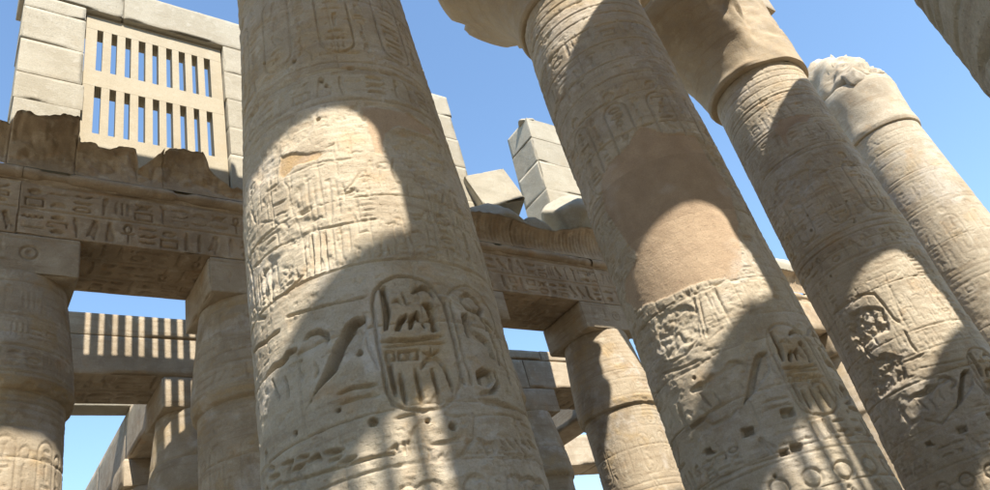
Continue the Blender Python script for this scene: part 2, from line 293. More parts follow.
# carved lines as (arc length from the nave-facing side, height) on the shaft, metres
TRACE_A = """S 0.035 0.03 -0.93,6.12,-0.92,6.34,-0.87,6.51,-0.75,6.62,-0.61,6.68,-0.43,6.68,-0.25,6.62,-0.11,6.49,-0.03,6.28,-0.02,5.88,-0.03,5.44,-0.06,5.16,-0.16,4.98,-0.34,4.86,-0.55,4.84,-0.75,4.89,-0.88,4.98,-0.93,5.15,-0.93,5.44,-0.94,5.76,-0.93,6.12
S 0.05 0.05 -0.88,5.8,-0.53,5.76,-0.16,5.79
S 0.03 0.03 -0.87,5.71,-0.16,5.69
Q 0 0.085 -0.8,6.56,-0.74,6.55,-0.72,6.35,-0.72,6.2,-0.8,5.95,-0.84,5.95,-0.81,6.22
Q 0 0.085 -0.72,5.92,-0.65,6.07,-0.55,6.13,-0.53,6.09,-0.61,6.01,-0.67,5.9
Q 0 0.085 -0.52,6.08,-0.41,6.16,-0.34,5.99,-0.34,5.91,-0.38,5.95,-0.44,6.07,-0.52,5.91,-0.55,5.91
S 0.06 0.06 -0.41,6.43,-0.35,6.48,-0.26,6.51,-0.19,6.47,-0.15,6.38
Q 0 0.085 -0.32,6.27,-0.22,6.29,-0.16,6.19,-0.19,5.87,-0.28,5.86,-0.26,6.07
S 0.03 0.03 -0.69,6.3,-0.62,6.34,-0.57,6.26
S 0.03 0.03 -0.54,6.43,-0.52,6.28,-0.46,6.25
S 0.03 0.035 -0.86,5.65,-0.77,5.64,-0.78,5.53,-0.87,5.54,-0.86,5.65
S 0.03 0.035 -0.72,5.62,-0.63,5.62,-0.64,5.51,-0.73,5.52,-0.72,5.62
S 0.03 0.035 -0.6,5.62,-0.5,5.61,-0.52,5.5,-0.61,5.51,-0.6,5.62
S 0.03 0.035 -0.45,5.59,-0.26,5.46
S 0.03 0.035 -0.34,5.63,-0.37,5.44
S 0.03 0.035 -0.24,5.6,-0.46,5.46
S 0.035 0.035 -0.5,5.37,-0.45,5.45,-0.35,5.49,-0.27,5.45,-0.24,5.36
S 0.05 0.05 -0.85,5.56,-0.84,5.09
S 0.05 0.05 -0.75,5.33,-0.75,4.95
S 0.05 0.05 -0.57,5.37,-0.57,4.92
S 0.05 0.05 -0.38,5.35,-0.36,4.97
S 0.05 0.05 -0.22,5.37,-0.17,5
S 0.03 0.03 -0,6.33,-0.01,5.63,0,5.12
S 0.03 0.025 0.08,6.34,0.07,5.64,0.1,5.14
S 0.03 0.03 0.06,6.42,0.23,6.57,0.47,6.67,0.73,6.63,0.91,6.35,0.93,5.82,0.88,5.27
S 0.065 0.07 0.3,6.44,0.44,6.52,0.57,6.48,0.66,6.36,0.56,6.23,0.47,6.26
S 0.03 0.04 0.3,6.44,0.27,6.35,0.33,6.26,0.46,6.23
Q 0 0.1 0.21,6.16,0.32,6.19,0.36,5.95,0.61,5.84,0.65,5.59,0.57,5.58,0.52,5.73,0.28,5.8,0.2,5.82
S 0.045 0.05 0.57,6.18,0.7,6.01,0.75,5.71,0.71,5.52
S 0.04 0.04 0.65,6.18,0.82,6.07
Q 0 0.1 0.19,5.32,0.32,5.4,0.46,5.37,0.46,5.23,0.33,5.13,0.19,5.16
S 0.05 0.06 0.54,5.36,0.55,5.22,0.4,5.08,0.26,5.05,0.15,5.02
S 0.07 0.06 0.16,4.94,0.41,4.94,0.74,4.91
Q 0 0.11 -1.03,6.16,-1.14,6.2,-1.25,6.15,-1.33,6.04,-1.45,5.88,-1.54,5.74,-1.62,5.6,-1.71,5.49,-1.82,5.34,-1.9,5.27,-1.72,5.44,-1.62,5.49,-1.49,5.56,-1.35,5.66,-1.2,5.76,-1.11,5.86,-1.05,6
S 0.06 0.06 -1.8,6.15,-1.72,6.19,-1.6,6.17,-1.52,6.09,-1.52,6.01
S 0.075 0.07 -2.56,6.02,-2.37,6.04,-2.18,6.02,-2.09,6.09,-1.96,6.08
S 0.035 0.035 -2.42,5.89,-2.37,5.73,-2.31,5.58
S 0.03 0.03 -2.18,5.81,-2.15,5.65,-2.15,5.51
S 0.025 0.025 -1.89,5.95,-1.94,5.8,-1.9,5.65
S 0.025 0.025 -1.71,5.79,-1.68,5.67,-1.73,5.6
S 0.04 0.045 -3.16,6.66,-2.56,6.5,-2.2,6.47
S 0.03 0.03 -2.05,6.59,-1.64,6.51,-1.25,6.46,-0.97,6.45
S 0.04 0.04 -1.48,5.29,-1.33,5.31,-1.03,5.27
S 0.03 0.03 -1.43,5.17,-1.23,5.17,-1.01,5.13
S 0.03 0.03 -1.52,5.16,-1.31,5.16,-1.07,5.17
S 0.03 0.03 -0.9,4.81,-0.67,4.82,-0.49,4.83
S 0.03 0.02 -1.03,6.23,-1.06,5.82,-0.97,5.43
S 0.05 0.05 -0.61,4.53,-0.59,4.46,-0.53,4.44,-0.4,4.44,-0.29,4.46,-0.2,4.46
S 0.04 0.04 -0.45,4.23,-0.3,4.25,-0.22,4.29,-0.14,4.4,-0.04,4.46,0.08,4.44
S 0.04 0.04 -0.04,4.36,0.04,4.25
S 0.04 0.04 0.06,4.39,0.08,4.27,0.19,4.29,0.21,4.41,0.08,4.39
S 0.03 0.04 0.11,4.33,0.17,4.35
S 0.04 0.045 0.31,4.45,0.37,4.39,0.4,4.34
S 0.04 0.045 0.42,4.46,0.49,4.4,0.53,4.35
S 0.04 0.045 0.57,4.47,0.65,4.42,0.7,4.37
S 0.04 0.045 0.73,4.5,0.83,4.45,0.9,4.41
S 0.04 0.045 0.91,4.53,1.05,4.49,1.17,4.47
S 0.03 0.04 0.29,4.35,0.45,4.33
S 0.03 0.04 0.3,4.29,0.48,4.27
S 0.035 0.04 0.65,4.42,0.77,4.28,0.95,4.32
S 0.035 0.035 -1,4.47,-0.93,4.5,-0.94,4.41
S 0.035 0.04 -0.88,4.49,-0.85,4.51,-0.85,4.38
S 0.035 0.04 -0.83,4.48,-0.8,4.51,-0.8,4.37
S 0.035 0.04 -0.77,4.48,-0.75,4.5,-0.75,4.37
S 0.035 0.04 -0.72,4.47,-0.69,4.5,-0.69,4.36
S 0.035 0.04 -0.67,4.47,-0.64,4.49,-0.65,4.36
S 0.03 0.04 -0.65,4.41,-0.59,4.37,-0.61,4.27,-0.53,4.25
S 0.03 0.04 -0.53,4.25,-0.47,4.32,-0.44,4.24
S 0.025 0.025 -1.04,4.28,-0.87,4.26,-0.67,4.25,-0.24,4.23,0.23,4.23,1,4.27
S 0.025 0.03 -0.35,4.77,-0.19,4.74,-0.05,4.75
S 0.025 0.03 0.04,4.75,-0.03,4.51
S 0.025 0.03 0.04,4.75,0.42,4.78,0.91,4.79
S 0.035 0.04 -0.99,3.96,-0.95,4.03,-0.87,4.04,-0.81,4,-0.8,3.92
S 0.035 0.04 -0.74,3.95,-0.7,4.03,-0.62,4.04,-0.55,4,-0.54,3.92
S 0.035 0.04 0.42,3.88,0.51,3.97,0.66,4.02,0.82,4,0.85,3.92
S 0.035 0.04 0.67,3.85,0.79,3.95,1.05,4.02
S 0.05 0.05 -2.8,4.91,-2.56,4.82
S 0.05 0.05 -2.73,4.75,-2.47,4.7
S 0.05 0.05 -2.38,4.78,-2.2,4.75,-2.27,4.68
S 0.05 0.05 -2.22,4.64,-2.01,4.65
S 0.05 0.05 -2.12,4.75,-1.95,4.72
S 0.05 0.05 -1.96,4.65,-1.82,4.67,-1.79,4.61
S 0.05 0.05 -1.74,4.66,-1.51,4.63
S 0.05 0.05 -1.67,4.55,-1.55,4.56
S 0.05 0.05 -1.57,4.48,-1.38,4.5
S 0.03 0.03 -2.57,4.6,-1.98,4.48,-1.57,4.44,-1.14,4.43,-0.91,4.41
S 0.04 0.035 -2.94,8.13,-2.79,7.79,-2.74,7.52,-2.75,7.2,-2.69,6.93,-2.48,6.83
S 0.05 0.06 -2.61,8.7,-2.56,8.53,-2.49,8.38
S 0.035 0.04 -2.69,7.75,-2.37,7.71,-2.14,7.7,-1.89,7.69,-1.68,7.66
S 0.04 0.03 -1.68,7.66,-1.51,7.67,-1.24,7.62,-0.97,7.61,-0.64,7.62
S 0.02 0.03 -1.79,8.17,-1.72,7.9,-1.68,7.66,-1.66,7.4,-1.67,7.08
S 0.025 0.03 -1.54,7.62,-1.55,7.3,-1.58,6.99
S 0.045 0.022 -2.57,7.54,-2.59,7.29,-2.58,7.04
S 0.045 0.022 -2.42,7.54,-2.43,7.23,-2.42,6.98
S 0.045 0.022 -2.29,7.54,-2.29,7.24,-2.29,6.93
S 0.045 0.022 -2.16,7.53,-2.15,7.25,-2.14,7.02
S 0.045 0.022 -1.44,7.61,-1.47,7.31,-1.5,7
S 0.045 0.022 -1.36,7.6,-1.38,7.32,-1.39,6.99
S 0.045 0.022 -1.26,7.59,-1.27,7.33,-1.28,7.02
S 0.045 0.022 -1.16,7.57,-1.17,7.34,-1.19,7.07
S 0.045 0.022 -1.05,7.56,-1.06,7.35,-1.07,7.17
S 0.025 0.03 -2.05,7.3,-2,7.32,-1.95,7.28,-1.94,7.21,-1.99,7.2,-2.05,7.25
S 0.03 0.03 -1.97,7.19,-1.94,7.13
S 0.03 0.035 -2.06,6.93,-1.89,6.98,-1.72,7.06
S 0.035 0.035 -2.36,8.29,-2.11,8.16,-1.99,8
S 0.035 0.035 -2.41,7.97,-2.17,7.96,-2,7.93
S 0.035 0.035 -2.31,7.86,-2.09,7.86
S 0.035 0.035 -2.04,8.03,-1.85,8.02
S 0.035 0.035 -2.07,8.2,-1.88,8.18
S 0.045 0.022 -1.49,8.52,-1.51,8.24,-1.5,7.86
S 0.045 0.022 -1.41,8.41,-1.42,8.11,-1.42,7.82
S 0.045 0.022 -1.33,8.4,-1.32,8.08,-1.32,7.78
S 0.045 0.022 -1.2,8.4,-1.21,8.12,-1.24,7.75
S 0.045 0.022 -1.12,8.39,-1.12,8.09,-1.12,7.8
S 0.045 0.022 -1.03,8.28,-1.04,7.98
S 0.04 0.03 -1.89,8.77,-1.74,8.75,-1.58,8.74,-1.36,8.75,-1.18,8.73,-0.98,8.7,-0.81,8.71
S 0.03 0.03 -1.31,8.66,-1.22,8.7,-1.12,8.7,-1.04,8.65
S 0.03 0.04 -1.19,8.97,-1.09,9.01,-1.03,9.04
S 0.03 0.03 -1.86,8.71,-1.78,8.53,-1.79,8.3,-1.77,7.99
S 0.045 0.05 -2.18,8.71,-2.05,8.7,-1.93,8.71
S 0.045 0.05 -2.1,8.4,-1.94,8.36,-1.84,8.36
S 0.045 0.05 -1.94,8.18,-1.85,8.16
S 0.045 0.05 -1.06,8.11,-0.88,8.16
S 0.03 0.025 -1.05,8.14,-0.9,8.25,-0.76,8.45
S 0.03 0.025 -0.82,8.01,-0.72,8.02,-0.65,8.01
S 0.03 0.025 -0.83,7.94,-0.73,7.95,-0.67,7.93
S 0.03 0.025 -0.84,7.85,-0.74,7.87,-0.68,7.85
S 0.03 0.025 -0.85,7.77,-0.76,7.78,-0.69,7.77
S 0.03 0.025 -0.87,7.68,-0.77,7.69,-0.7,7.67
S 0.03 0.025 -0.88,7.6,-0.78,7.61,-0.72,7.59
S 0.04 0.035 -0.27,8.69,-0.33,8.47,-0.31,8.26,-0.23,8.22
S 0.04 0.035 0.15,8.19,0.18,7.69,0.22,7.46
S 0.04 0.035 0.46,8.25,0.29,7.83,0.38,7.46
S 0.04 0.035 0.33,9.19,0.38,8.93,0.46,8.8
S 0.04 0.035 -0.05,8.35,0.1,8.28,0.24,8.38"""
TRACE_B = """S 0.04 0.04 -2.55,7.69,-2.13,7.71,-1.78,7.72,-1.52,7.71,-1.03,7.81,-0.52,7.84
S 0.04 0.04 -1.85,7.64,-1.91,7.23,-1.96,6.79
S 0.04 0.03 -1.74,7.66,-1.83,7.19,-1.89,6.8
S 0.05 0.04 -1.41,7.67,-1.41,7.27,-1.38,6.8
S 0.04 0.04 -1.6,7.67,-1.59,7.3
S 0.04 0.04 -2.49,7.18,-2.22,7.17,-1.85,7.21
S 0.05 0.05 -2.51,7.4,-2.44,7.11,-2.22,7.17
S 0.035 0.04 -3.01,6.85,-2.68,6.71,-2.39,6.7,-2.07,6.85
S 0.03 0.03 -1.91,6.74,-1.46,6.91
S 0.03 0.03 -0.48,7.76,-0.52,7.39,-0.36,7.23
S 0.03 0.04 -2.84,6.41,-2.26,6.39,-1.77,6.47
S 0.05 0.05 -3,9.46,-3.21,9.34,-3.15,9.14,-3.41,8.97,-3.28,8.56
S 0.04 0.04 -3.27,9.21,-2.72,9.09,-2.89,8.88
S 0.08 0.09 -2.54,5.99,-2.35,5.98,-2.15,6.05,-1.96,6.07,-1.74,6.08
S 0.05 0.05 -1.71,6.1,-1.55,6.14,-1.46,6.05,-1.52,5.94,-1.65,5.94
S 0.1 0.1 -2.98,5.93,-2.99,5.72,-2.96,5.49,-2.99,5.38
S 0.08 0.09 -3.01,5.41,-2.76,5.43,-2.44,5.47
S 0.05 0.05 -3.3,6.08,-3.26,5.84,-3.22,5.61
S 0.035 0.04 -2.59,5.49,-2.19,5.52,-1.73,5.53,-1.39,5.53,-0.99,5.54,-0.56,5.54,-0.08,5.56
S 0.04 0.04 -2.45,5.27,-2.07,5.26,-1.9,5.36
S 0.04 0.04 -2.48,5.33,-2.41,5.28,-2.08,5.29
S 0.03 0.04 -3.16,4.36,-2.61,4.4,-2.17,4.39,-1.7,4.36,-1.26,4.33"""
TRACE_C = """S 0.08 0.09 -2.52,8.94,-2.23,8.87,-2.06,8.78,-1.99,8.39,-1.95,7.98,-1.87,7.8
S 0.08 0.09 -2.8,8.35,-2.66,8.07,-2.65,7.83,-2.61,7.56
S 0.06 0.07 -3.13,7.95,-3.01,7.59,-2.86,7.13,-2.68,6.77
S 0.05 0.05 -2.39,8.46,-2.33,7.89
S 0.03 0.03 -2.12,9.17,-1.7,9.15,-1.26,9.18
S 0.04 0.03 -1.56,9.21,-1.74,8.53,-1.79,7.82,-1.84,7.58
S 0.05 0.04 -1.62,8.85,-1.74,8.16,-1.78,7.55
S 0.03 0.03 -1.85,8.96,-1.45,8.97,-1.23,9.08
S 0.04 0.04 -2.83,6.88,-2.43,6.87,-2,6.85,-1.73,6.88
S 0.04 0.04 -2.92,6.3,-2.46,6.31,-1.97,6.27,-1.59,6.21
S 0.08 0.09 -2.42,5.97,-2.12,5.97,-1.83,6.07
S 0.05 0.06 -1.76,6.04,-1.54,6.14,-1.47,5.98,-1.65,5.86
S 0.09 0.1 -2.89,6,-2.9,5.73,-2.85,5.48,-2.56,5.49
S 0.05 0.05 -2.51,5.42,-2.21,5.2,-1.75,5.45
S 0.05 0.05 -1.88,7.58,-1.91,7.2,-1.87,6.94"""
PATCH = {
'plasterA1' : [(-0.57, 9.74), (-0.2, 9.78), (0.18, 9.72), (0.57, 9.64), (0.73, 9.58), (0.43, 9.37), (0.17, 9.42), (-0.13, 9.37), (-0.32, 9.21), (-0.41, 8.76), (-0.5, 8.78), (-0.52, 9.17)] ,
'plasterA2' : [(-1.87, 9.19), (-1.7, 9.13), (-1.55, 9.04), (-1.26, 8.96), (-1.24, 8.89), (-1.34, 8.85), (-1.45, 8.85), (-1.65, 8.86), (-1.85, 8.79), (-1.91, 8.85)] ,
'whiteA' : [(-1.04, 6.16), (-0.86, 6.12), (-0.94, 5.43), (-1.14, 5.43), (-1.15, 5.74)] ,
'whiteA2' : [(-1.51, 6.0), (-1.18, 6.06), (-1.14, 5.84), (-1.37, 5.58), (-1.65, 5.43)] ,
'ochreA' : [(-0.79, 6.36), (-0.1, 6.33), (-0.13, 5.12), (-0.32, 4.88), (-0.8, 4.95), (-0.91, 5.21)] ,
'roughA' : [(-0.29, 9.24), (0.16, 9.38), (0.64, 9.41), (0.71, 8.54), (0.14, 8.14), (-0.06, 8.57), (-0.21, 8.92)] ,
'roughA2' : [(-2.58, 9.88), (-2.14, 9.92), (-1.58, 9.85), (-1.23, 9.78), (-1.4, 9.32), (-1.74, 9.19), (-1.86, 9.24), (-1.95, 8.88), (-2.32, 9.0), (-2.57, 9.38)] ,
'plasterB' : [(-1.36, 11.97), (-1.1, 11.67), (-0.76, 11.55), (-0.18, 11.49), (-0.14, 10.81), (0.07, 10.35), (0.02, 9.84), (-0.18, 9.2), (-0.43, 8.69), (-0.65, 8.07), (-0.89, 7.77), (-1.41, 7.88), (-1.78, 7.93), (-2.29, 7.94), (-3.15, 8.15), (-3.5, 8.52), (-3.25, 8.86), (-2.6, 9.08), (-3.0, 10.64), (-2.7, 11.37), (-1.87, 11.61)] ,
'roughB' : [(-2.72, 7.71), (-2.16, 7.65), (-1.84, 7.41), (-2.0, 6.85), (-2.43, 6.86), (-2.83, 6.79), (-2.92, 7.27)] ,
'roughB2' : [(-0.18, 11.49), (0.05, 11.34), (0.39, 10.88), (0.25, 9.9), (0.07, 10.35), (-0.14, 10.81)] ,
}

# ---------------------------------------------------------------- ground
gx = np.array([[-600, -600, 0], [700, -600, 0], [700, 800, 0], [-600, 800, 0]], float)
tag(mesh_obj('ground', gx, [(0, 1, 2, 3)], M_GROUND), kind='structure')

# ---------------------------------------------------------------- nave columns
ROWY, SOUTHY, X0, STEP = 8.712, -0.87, 5.158, 8.057
NECK = 17.2

def figure(rel, u, v, H, lw, dep, rng, flip=1):
    P = lambda x, y: (u+flip*x*H, v+y*H)
    rel.stroke([P(-.03, .86), P(-.05, .93), P(0, .98), P(.05, .95), P(.05, .87)], lw, dep)
    rel.stroke([P(-.05, .98), P(-.02, 1.1), P(.03, 1.12), P(.03, .99)], lw, dep)
    rel.stroke([P(-.03, .86), P(-.11, .8), P(-.08, .62), P(-.06, .5)], lw, dep)
    rel.stroke([P(.03, .86), P(.1, .8), P(.06, .64), P(.07, .5)], lw, dep)
    rel.stroke([P(.1, .8), P(.2, .7), P(.33, .72)], lw*1.2, dep)
    rel.stroke([P(-.11, .8), P(-.15, .62), P(-.12, .48)], lw, dep)
    rel.stroke([P(-.07, .5), P(-.1, .3), P(.12, .33), P(.07, .5), P(-.07, .5)], lw, dep)
    for k in range(4): rel.stroke([P(-.05+.035*k, .49), P(-.07+.05*k, .32)], lw*.7, dep*.6)
    rel.stroke([P(-.07, .3), P(-.09, .12), P(-.12, .02), P(-.03, .02)], lw, dep)
    rel.stroke([P(.08, .32), P(.12, .14), P(.12, .02), P(.22, .02)], lw, dep)
    rel.stroke([P(.34, .0), P(.36, .95)], lw*.9, dep)

def nave_relief(res, seed, trace_scene, which, joints, lo, hi):
    rng = random.Random(seed)
    rel = Relief(-5.5, 5.5, lo, hi, res)
    # upper bands
    for z in (16.85, 16.6, 16.32, 16.02, 15.7): rel.stroke([(-5.5, z), (5.5, z)], .03, .022)
    rel.row(-5.4, 5.3, 14.85, 15.4, rng, .03, .022, .15)
    rel.stroke([(-5.5, 14.7), (5.5, 14.7)], .03, .02); rel.stroke([(-5.5, 13.55), (5.5, 13.55)], .035, .022)
    u = -5.3
    while u < 5.1:
        rel.cartouche(u+.33, 11.0, 12.85, .56, rng, .032, .032)
        rel.disc(u+.33, 13.1, .14, .13, .035); rel.column(u+.68, u+.92, 11.0, 13.1, rng, .028, .025)
        u += 1.06
    u = -5.3
    while u < 5.2:
        rel.column(u, u+.34, 13.7, 14.6, rng, .03, .022); u += .48
    for z in (10.76, 10.58): rel.stroke([(-5.5, z), (5.5, z)], .03, .03)
    rel.row(-5.4, 5.3, 10.02, 10.48, rng, .032, .034, .1)
    rel.stroke([(-5.5, 9.92), (5.5, 9.92)], .025, .02)
    # scene register
    for u, f in (((-4.6, 1), (-3.6, -1), (1.5, 1), (2.7, -1), (3.9, 1)) if which == 'A' else ((-4.7, 1), (.5, 1), (1.6, -1), (2.8, 1), (4.2, -1))):
        figure(rel, u, 7.05, 2.35, .04, .035, rng, f)
    rel.stroke([(-5.5, 6.95), (5.5, 6.95)], .03, .025)
    # lower register
    for u in (1.7, 2.9, 4.1, -4.9, -3.9): rel.cartouche(u, 5.0, 6.55, .8, rng, .035, .04)
    lower = '\n'.join(l for l in TRACE_A.split('\n') if all(4.75 < float(v) < 6.97 for v in l.split(' ')[3].split(',')[1::2]))
    draw_trace(rel, TRACE_A if which == 'A' else lower, 1.45)
    if which == 'B': draw_trace(rel, TRACE_B)
    if which == 'C': draw_trace(rel, TRACE_C)
    if which == 'A': rel.row(-3.4, -2.0, 4.35, 4.7, rng, .032, .035); rel.row(.6, 5.3, 4.4, 4.8, rng, .032, .035)
    else: rel.row(-5.4, 5.3, 4.42, 4.8, rng, .035, .04, .2)
    rel.stroke([(-5.5, 4.28), (5.5, 4.28)], .025, .025)
    u = -5.3
    while u < 5.2:
        rel.ring(u+.2, 3.88, .15, .15, .04, .045); rel.column(u, u+.42, 3.0, 3.68, rng, .035, .04); u += .55
    for u in ((.15, .55, .95, -3.25, -3.65) if which == 'A' else (-.35, -.75, -3.3, -3.7)):
        rel.column(u, u+.3, 7.15, 9.7, rng, .03, .028); rel.stroke([(u-.05, 7.1), (u-.05, 9.8)], .02, .018)
    rel.row(-5.4, 5.3, 6.99, 7.2, rng, .022, .02, .3)
    for u in np.arange(-3.0, .9, .062):
        zz = rng.uniform(7.3, 9.2); L = rng.uniform(.15, .6); w_ = rng.uniform(-.03, .03)
        rel.stroke([(u, zz), (u+w_, zz-L*.5), (u+w_*.5, zz-L)], .022, .016)
        if rng.random() < .5: zz = rng.uniform(7.3, 9.6); rel.stroke([(u, zz), (u+.12, zz+.03), (u+.2, zz-.02)], .022, .02)
    # wear: relief is softened in patches
    Vv, Uu = np.meshgrid(lo+np.arange(rel.nv)*res, -5.5+np.arange(rel.nu)*res, indexing='ij')
    wear = fbm(Uu*.7, Vv*.7, seed+3, 4)
    rel.h *= 1.55*(0.55+0.45*sstep(-.5, .1, wear))
    # drum joints: uneven open seams, plus upright joints inside a course
    jit = fbm(Uu*1.3, Vv*0+seed, seed+9, 3)*.02
    open_ = .35+.65*sstep(-.4, .4, fbm(Uu*.9, Vv*.3, seed+11, 3))
    for z in joints:
        if lo < z < hi: rel.h = np.maximum(rel.h, .04*open_*np.clip((.014-np.abs(Vv-z-jit*.3))/.012+.5, 0, 1))
    js = sorted(joints)
    for a, b in zip(js[:-1], js[1:]):
        for u in (rng.uniform(-5, -2.8), rng.uniform(-2.2, 0), rng.uniform(.6, 5)):
            if rng.random() < .7: rel.stroke([(u, a), (u+rng.uniform(-.02, .02), b)], .02, .025)
    # cracks
    for k in range(7):
        u, v = rng.uniform(-4.5, 2), rng.uniform(4, 15); pts = [(u, v)]
        for q in range(7): u += rng.uniform(-.05, .22); v += rng.uniform(-.16, .1); pts.append((u, v))
        rel.stroke(pts, .016, .03)
    # spalled skin
    sp = sstep(.3, .38, fbm(Uu*.55, Vv*.75, seed+21, 4)+.12*fbm(Uu*4, Vv*4, seed+22, 2))
    rough = fbm(Uu*5, Vv*7, seed+23, 4)
    rel.h = rel.h*(1-.5*sp)+sp*(.02+.03*rough)
    rel.h += .007*fbm(Uu*11, Vv*13, seed+24, 3)+.007*fbm(Uu*1.6, Vv*15, seed+25, 3)+.014*sstep(.34, .46, fbm(Uu*8, Vv*10, seed+26, 3))
    # chips along joints and carved edges
    ch = sstep(.3, .42, fbm(Uu*3.2, Vv*3.2, seed+31, 3))
    for z in joints: rel.h += ch*.035*np.exp(-((Vv-z)/.07)**2)
    # dowel holes and sockets
    for k in range(16):
        u, v, r = rng.uniform(-4.2, 1.2), rng.uniform(3, 13), rng.uniform(.02, .035); rel.disc(u, v, r, r, .12)
    if which == 'A':
        for u, v, r in ((-1.13, 4.83, .05), (-1.16, 5.72, .035), (-1.5, 5.1, .03), (-.28, 4.62, .045), (-.55, 4.72, .025), (-2.1, 5.05, .03)): rel.disc(u, v, r, r, .14)
    if which in 'BC':
        for u, v, r in ((-1.16, 5.02, .1), (-1.9, 4.92, .09), (-1.28, 4.42, .08), (-1.5, 4.4, .06), (-2.7, 4.9, .06)):
            rel.poly([(u-r*1.2, v-r*.7), (u+r, v-r*.8), (u+r*1.2, v+r*.6), (u-r, v+r*.9)], .2, .3)
    # mortar repairs, bare and painted areas
    def patch(key, ch, soft=.03, val=1.0, flat=None, du=0, dv=0):
        r = rel.area([(a+du, b+dv) for a, b in PATCH[key]], soft=soft)
        if r is None: return
        sl, U, V, w = r
        if flat is not None: rel.h[sl] = rel.h[sl]*(1-w)+w*(flat+.003*fbm(U*3, V*3, seed+41, 3))
        if ch is not None: rel.mask[sl][..., ch] = np.maximum(rel.mask[sl][..., ch], w*val)
    def roughen(key, dep, amp, du=0, dv=0):
        r = rel.area([(a+du, b+dv) for a, b in PATCH[key]], soft=.08)
        if r is None: return
        sl, U, V, w = r; rel.h[sl] = np.maximum(rel.h[sl]*(1-.5*w), w*(dep*.8+.75*amp*(.6-1.5*np.abs(fbm(U*4, V*5, seed+51, 5))+.5*fbm(U*13, V*13, seed+52, 2))))
    if which == 'A':
        roughen('roughA', .045, .06); roughen('roughA2', .03, .035)
        patch('plasterA1', 0, flat=.02); patch('plasterA2', 0, flat=.03); patch('plasterA2', 1, val=.8)
        patch('whiteA', 2); patch('whiteA2', 2, val=.8); patch('ochreA', 1, soft=.2)
    else:
        patch('whiteA', 2, val=.5); patch('ochreA', 1, soft=.2, val=.6)
    if which == 'B':
        roughen('roughB', .05, .06); roughen('roughB2', .06, .07); patch('plasterB', 0, flat=.022)
    if which == 'C':
        roughen('roughB', .08, .1, -.2, .9); roughen('roughB', .06, .09, -.4, -.4); roughen('roughA2', .04, .05, -.6, 3.2); patch('plasterA1', 0, flat=.02, du=-1.6, dv=5.2)
    # faint remains of colour inside the cartouches of the upper row, pale washes
    wash = sstep(.15, .45, fbm(Uu*1.1, Vv*1.6, seed+61, 4))
    rel.mask[..., 1] = np.maximum(rel.mask[..., 1], .45*wash*(Vv > 10.8)); rel.mask[..., 2] = np.maximum(rel.mask[..., 2], .5*sstep(.1, .4, fbm(Uu*.8, Vv*1.2, seed+71, 4)))
    return rel

def shaft_rows(lo, hi, dz, bottom, top, joints, coarse=.2):
    z = list(np.arange(bottom, lo, coarse))+list(np.arange(lo, hi, dz))+list(np.arange(hi, top, coarse))+[top]
    z = np.array(z)
    for j in joints: z[np.argmin(np.abs(z-j))] = j
    return np.unique(z)

def build_shaft(root, rows, prof, sc, shalf, ds, rel, joints, mat, seed, shift=None, name='drum', carve=1.0):
    """prof: list of (z, r). Arc length is measured from the -Y side. One mesh per drum."""
    pz, pr = np.array(prof).T
    fine = np.arange(sc-shalf, sc+shalf, ds); full = 2*math.pi*1.7
    rest = np.linspace(sc+shalf, sc-shalf+full, max(12, int((full-2*shalf)/.16)))[:-1]
    s = np.concatenate([fine, rest]); th = s/1.7-math.pi/2
    sw = (s+full/2) % full-full/2
    S, Zz = np.meshgrid(sw, rows)
    h, mk = rel.sample(S, Zz)
    rr = np.interp(Zz, pz, pr)
    a = np.broadcast_to(th, S.shape)
    low = fbm(np.cos(a)*1.5+5+Zz*.25, np.sin(a)*1.5+9+Zz*.55, seed+81, 3)*.02
    rr = rr+low-h*carve-.0035*fbm(S*9, Zz*9, seed+83, 3)
    P = np.stack([rr*np.cos(a), rr*np.sin(a), Zz], -1)
    if shift is not None: P[..., 0] += shift[0](Zz); P[..., 1] += shift[1](Zz)
    nt_ = len(s); mk4 = np.concatenate([mk, np.ones(mk.shape[:2]+(1,))], -1)
    cuts = [0]+[int(np.argmin(np.abs(rows-j))) for j in joints if rows[1] < j < rows[-2]]+[len(rows)-1]
    cuts = sorted(set(cuts))
    for a0, a1 in zip(cuts[:-1], cuts[1:]):
        V = P[a0:a1+1].reshape(-1, 3); F = grid_faces(a1-a0+1, nt_, True)
        mesh_obj(name, V, F, mat, root, True, mk4[a0:a1+1].reshape(-1, 4))

def lathe(name, prof, root, mat, nseg=96, fn=None, seed=0, sub=1, amp=.02, smooth=True, maskval=(0, 0, 0)):
    """profile (z, r) turned round the axis, with an optional radius function fn(theta, z, r)"""
    pz, pr = np.array(prof, float).T
    t = np.linspace(0, len(pz)-1, (len(pz)-1)*sub+1)
    z = np.interp(t, np.arange(len(pz)), pz); r = np.interp(t, np.arange(len(pz)), pr)
    th = np.linspace(0, 2*math.pi, nseg, endpoint=False)
    A, Z = np.meshgrid(th, z); Rr = np.repeat(r[:, None], nseg, 1)
    if fn is not None: Rr, Z = fn(A, Z, Rr)
    n = fbm(np.cos(A)*2.2+4+Z*.9, np.sin(A)*2.2+8-Z*.7, seed, 4)
    Rr = Rr*(1+amp*n)
    P = np.stack([Rr*np.cos(A), Rr*np.sin(A), Z], -1).reshape(-1, 3)
    mk = np.tile(np.array([*maskval, 1.0]), (len(P), 1))
    return mesh_obj(name, P, grid_faces(len(z), nseg, True), mat, root, smooth, mk)

BELL = [(17.2, 1.5), (17.22, 1.70), (17.34, 1.76), (17.5, 1.73), (17.9, 1.80), (18.3, 1.93), (18.7, 2.12), (19.1, 2.38), (19.5, 2.72), (19.85, 3.08), (20.15, 3.40), (20.35, 3.55), (20.5, 3.56), (20.56, 3.45), (20.58, 2.2), (20.58, .05)]

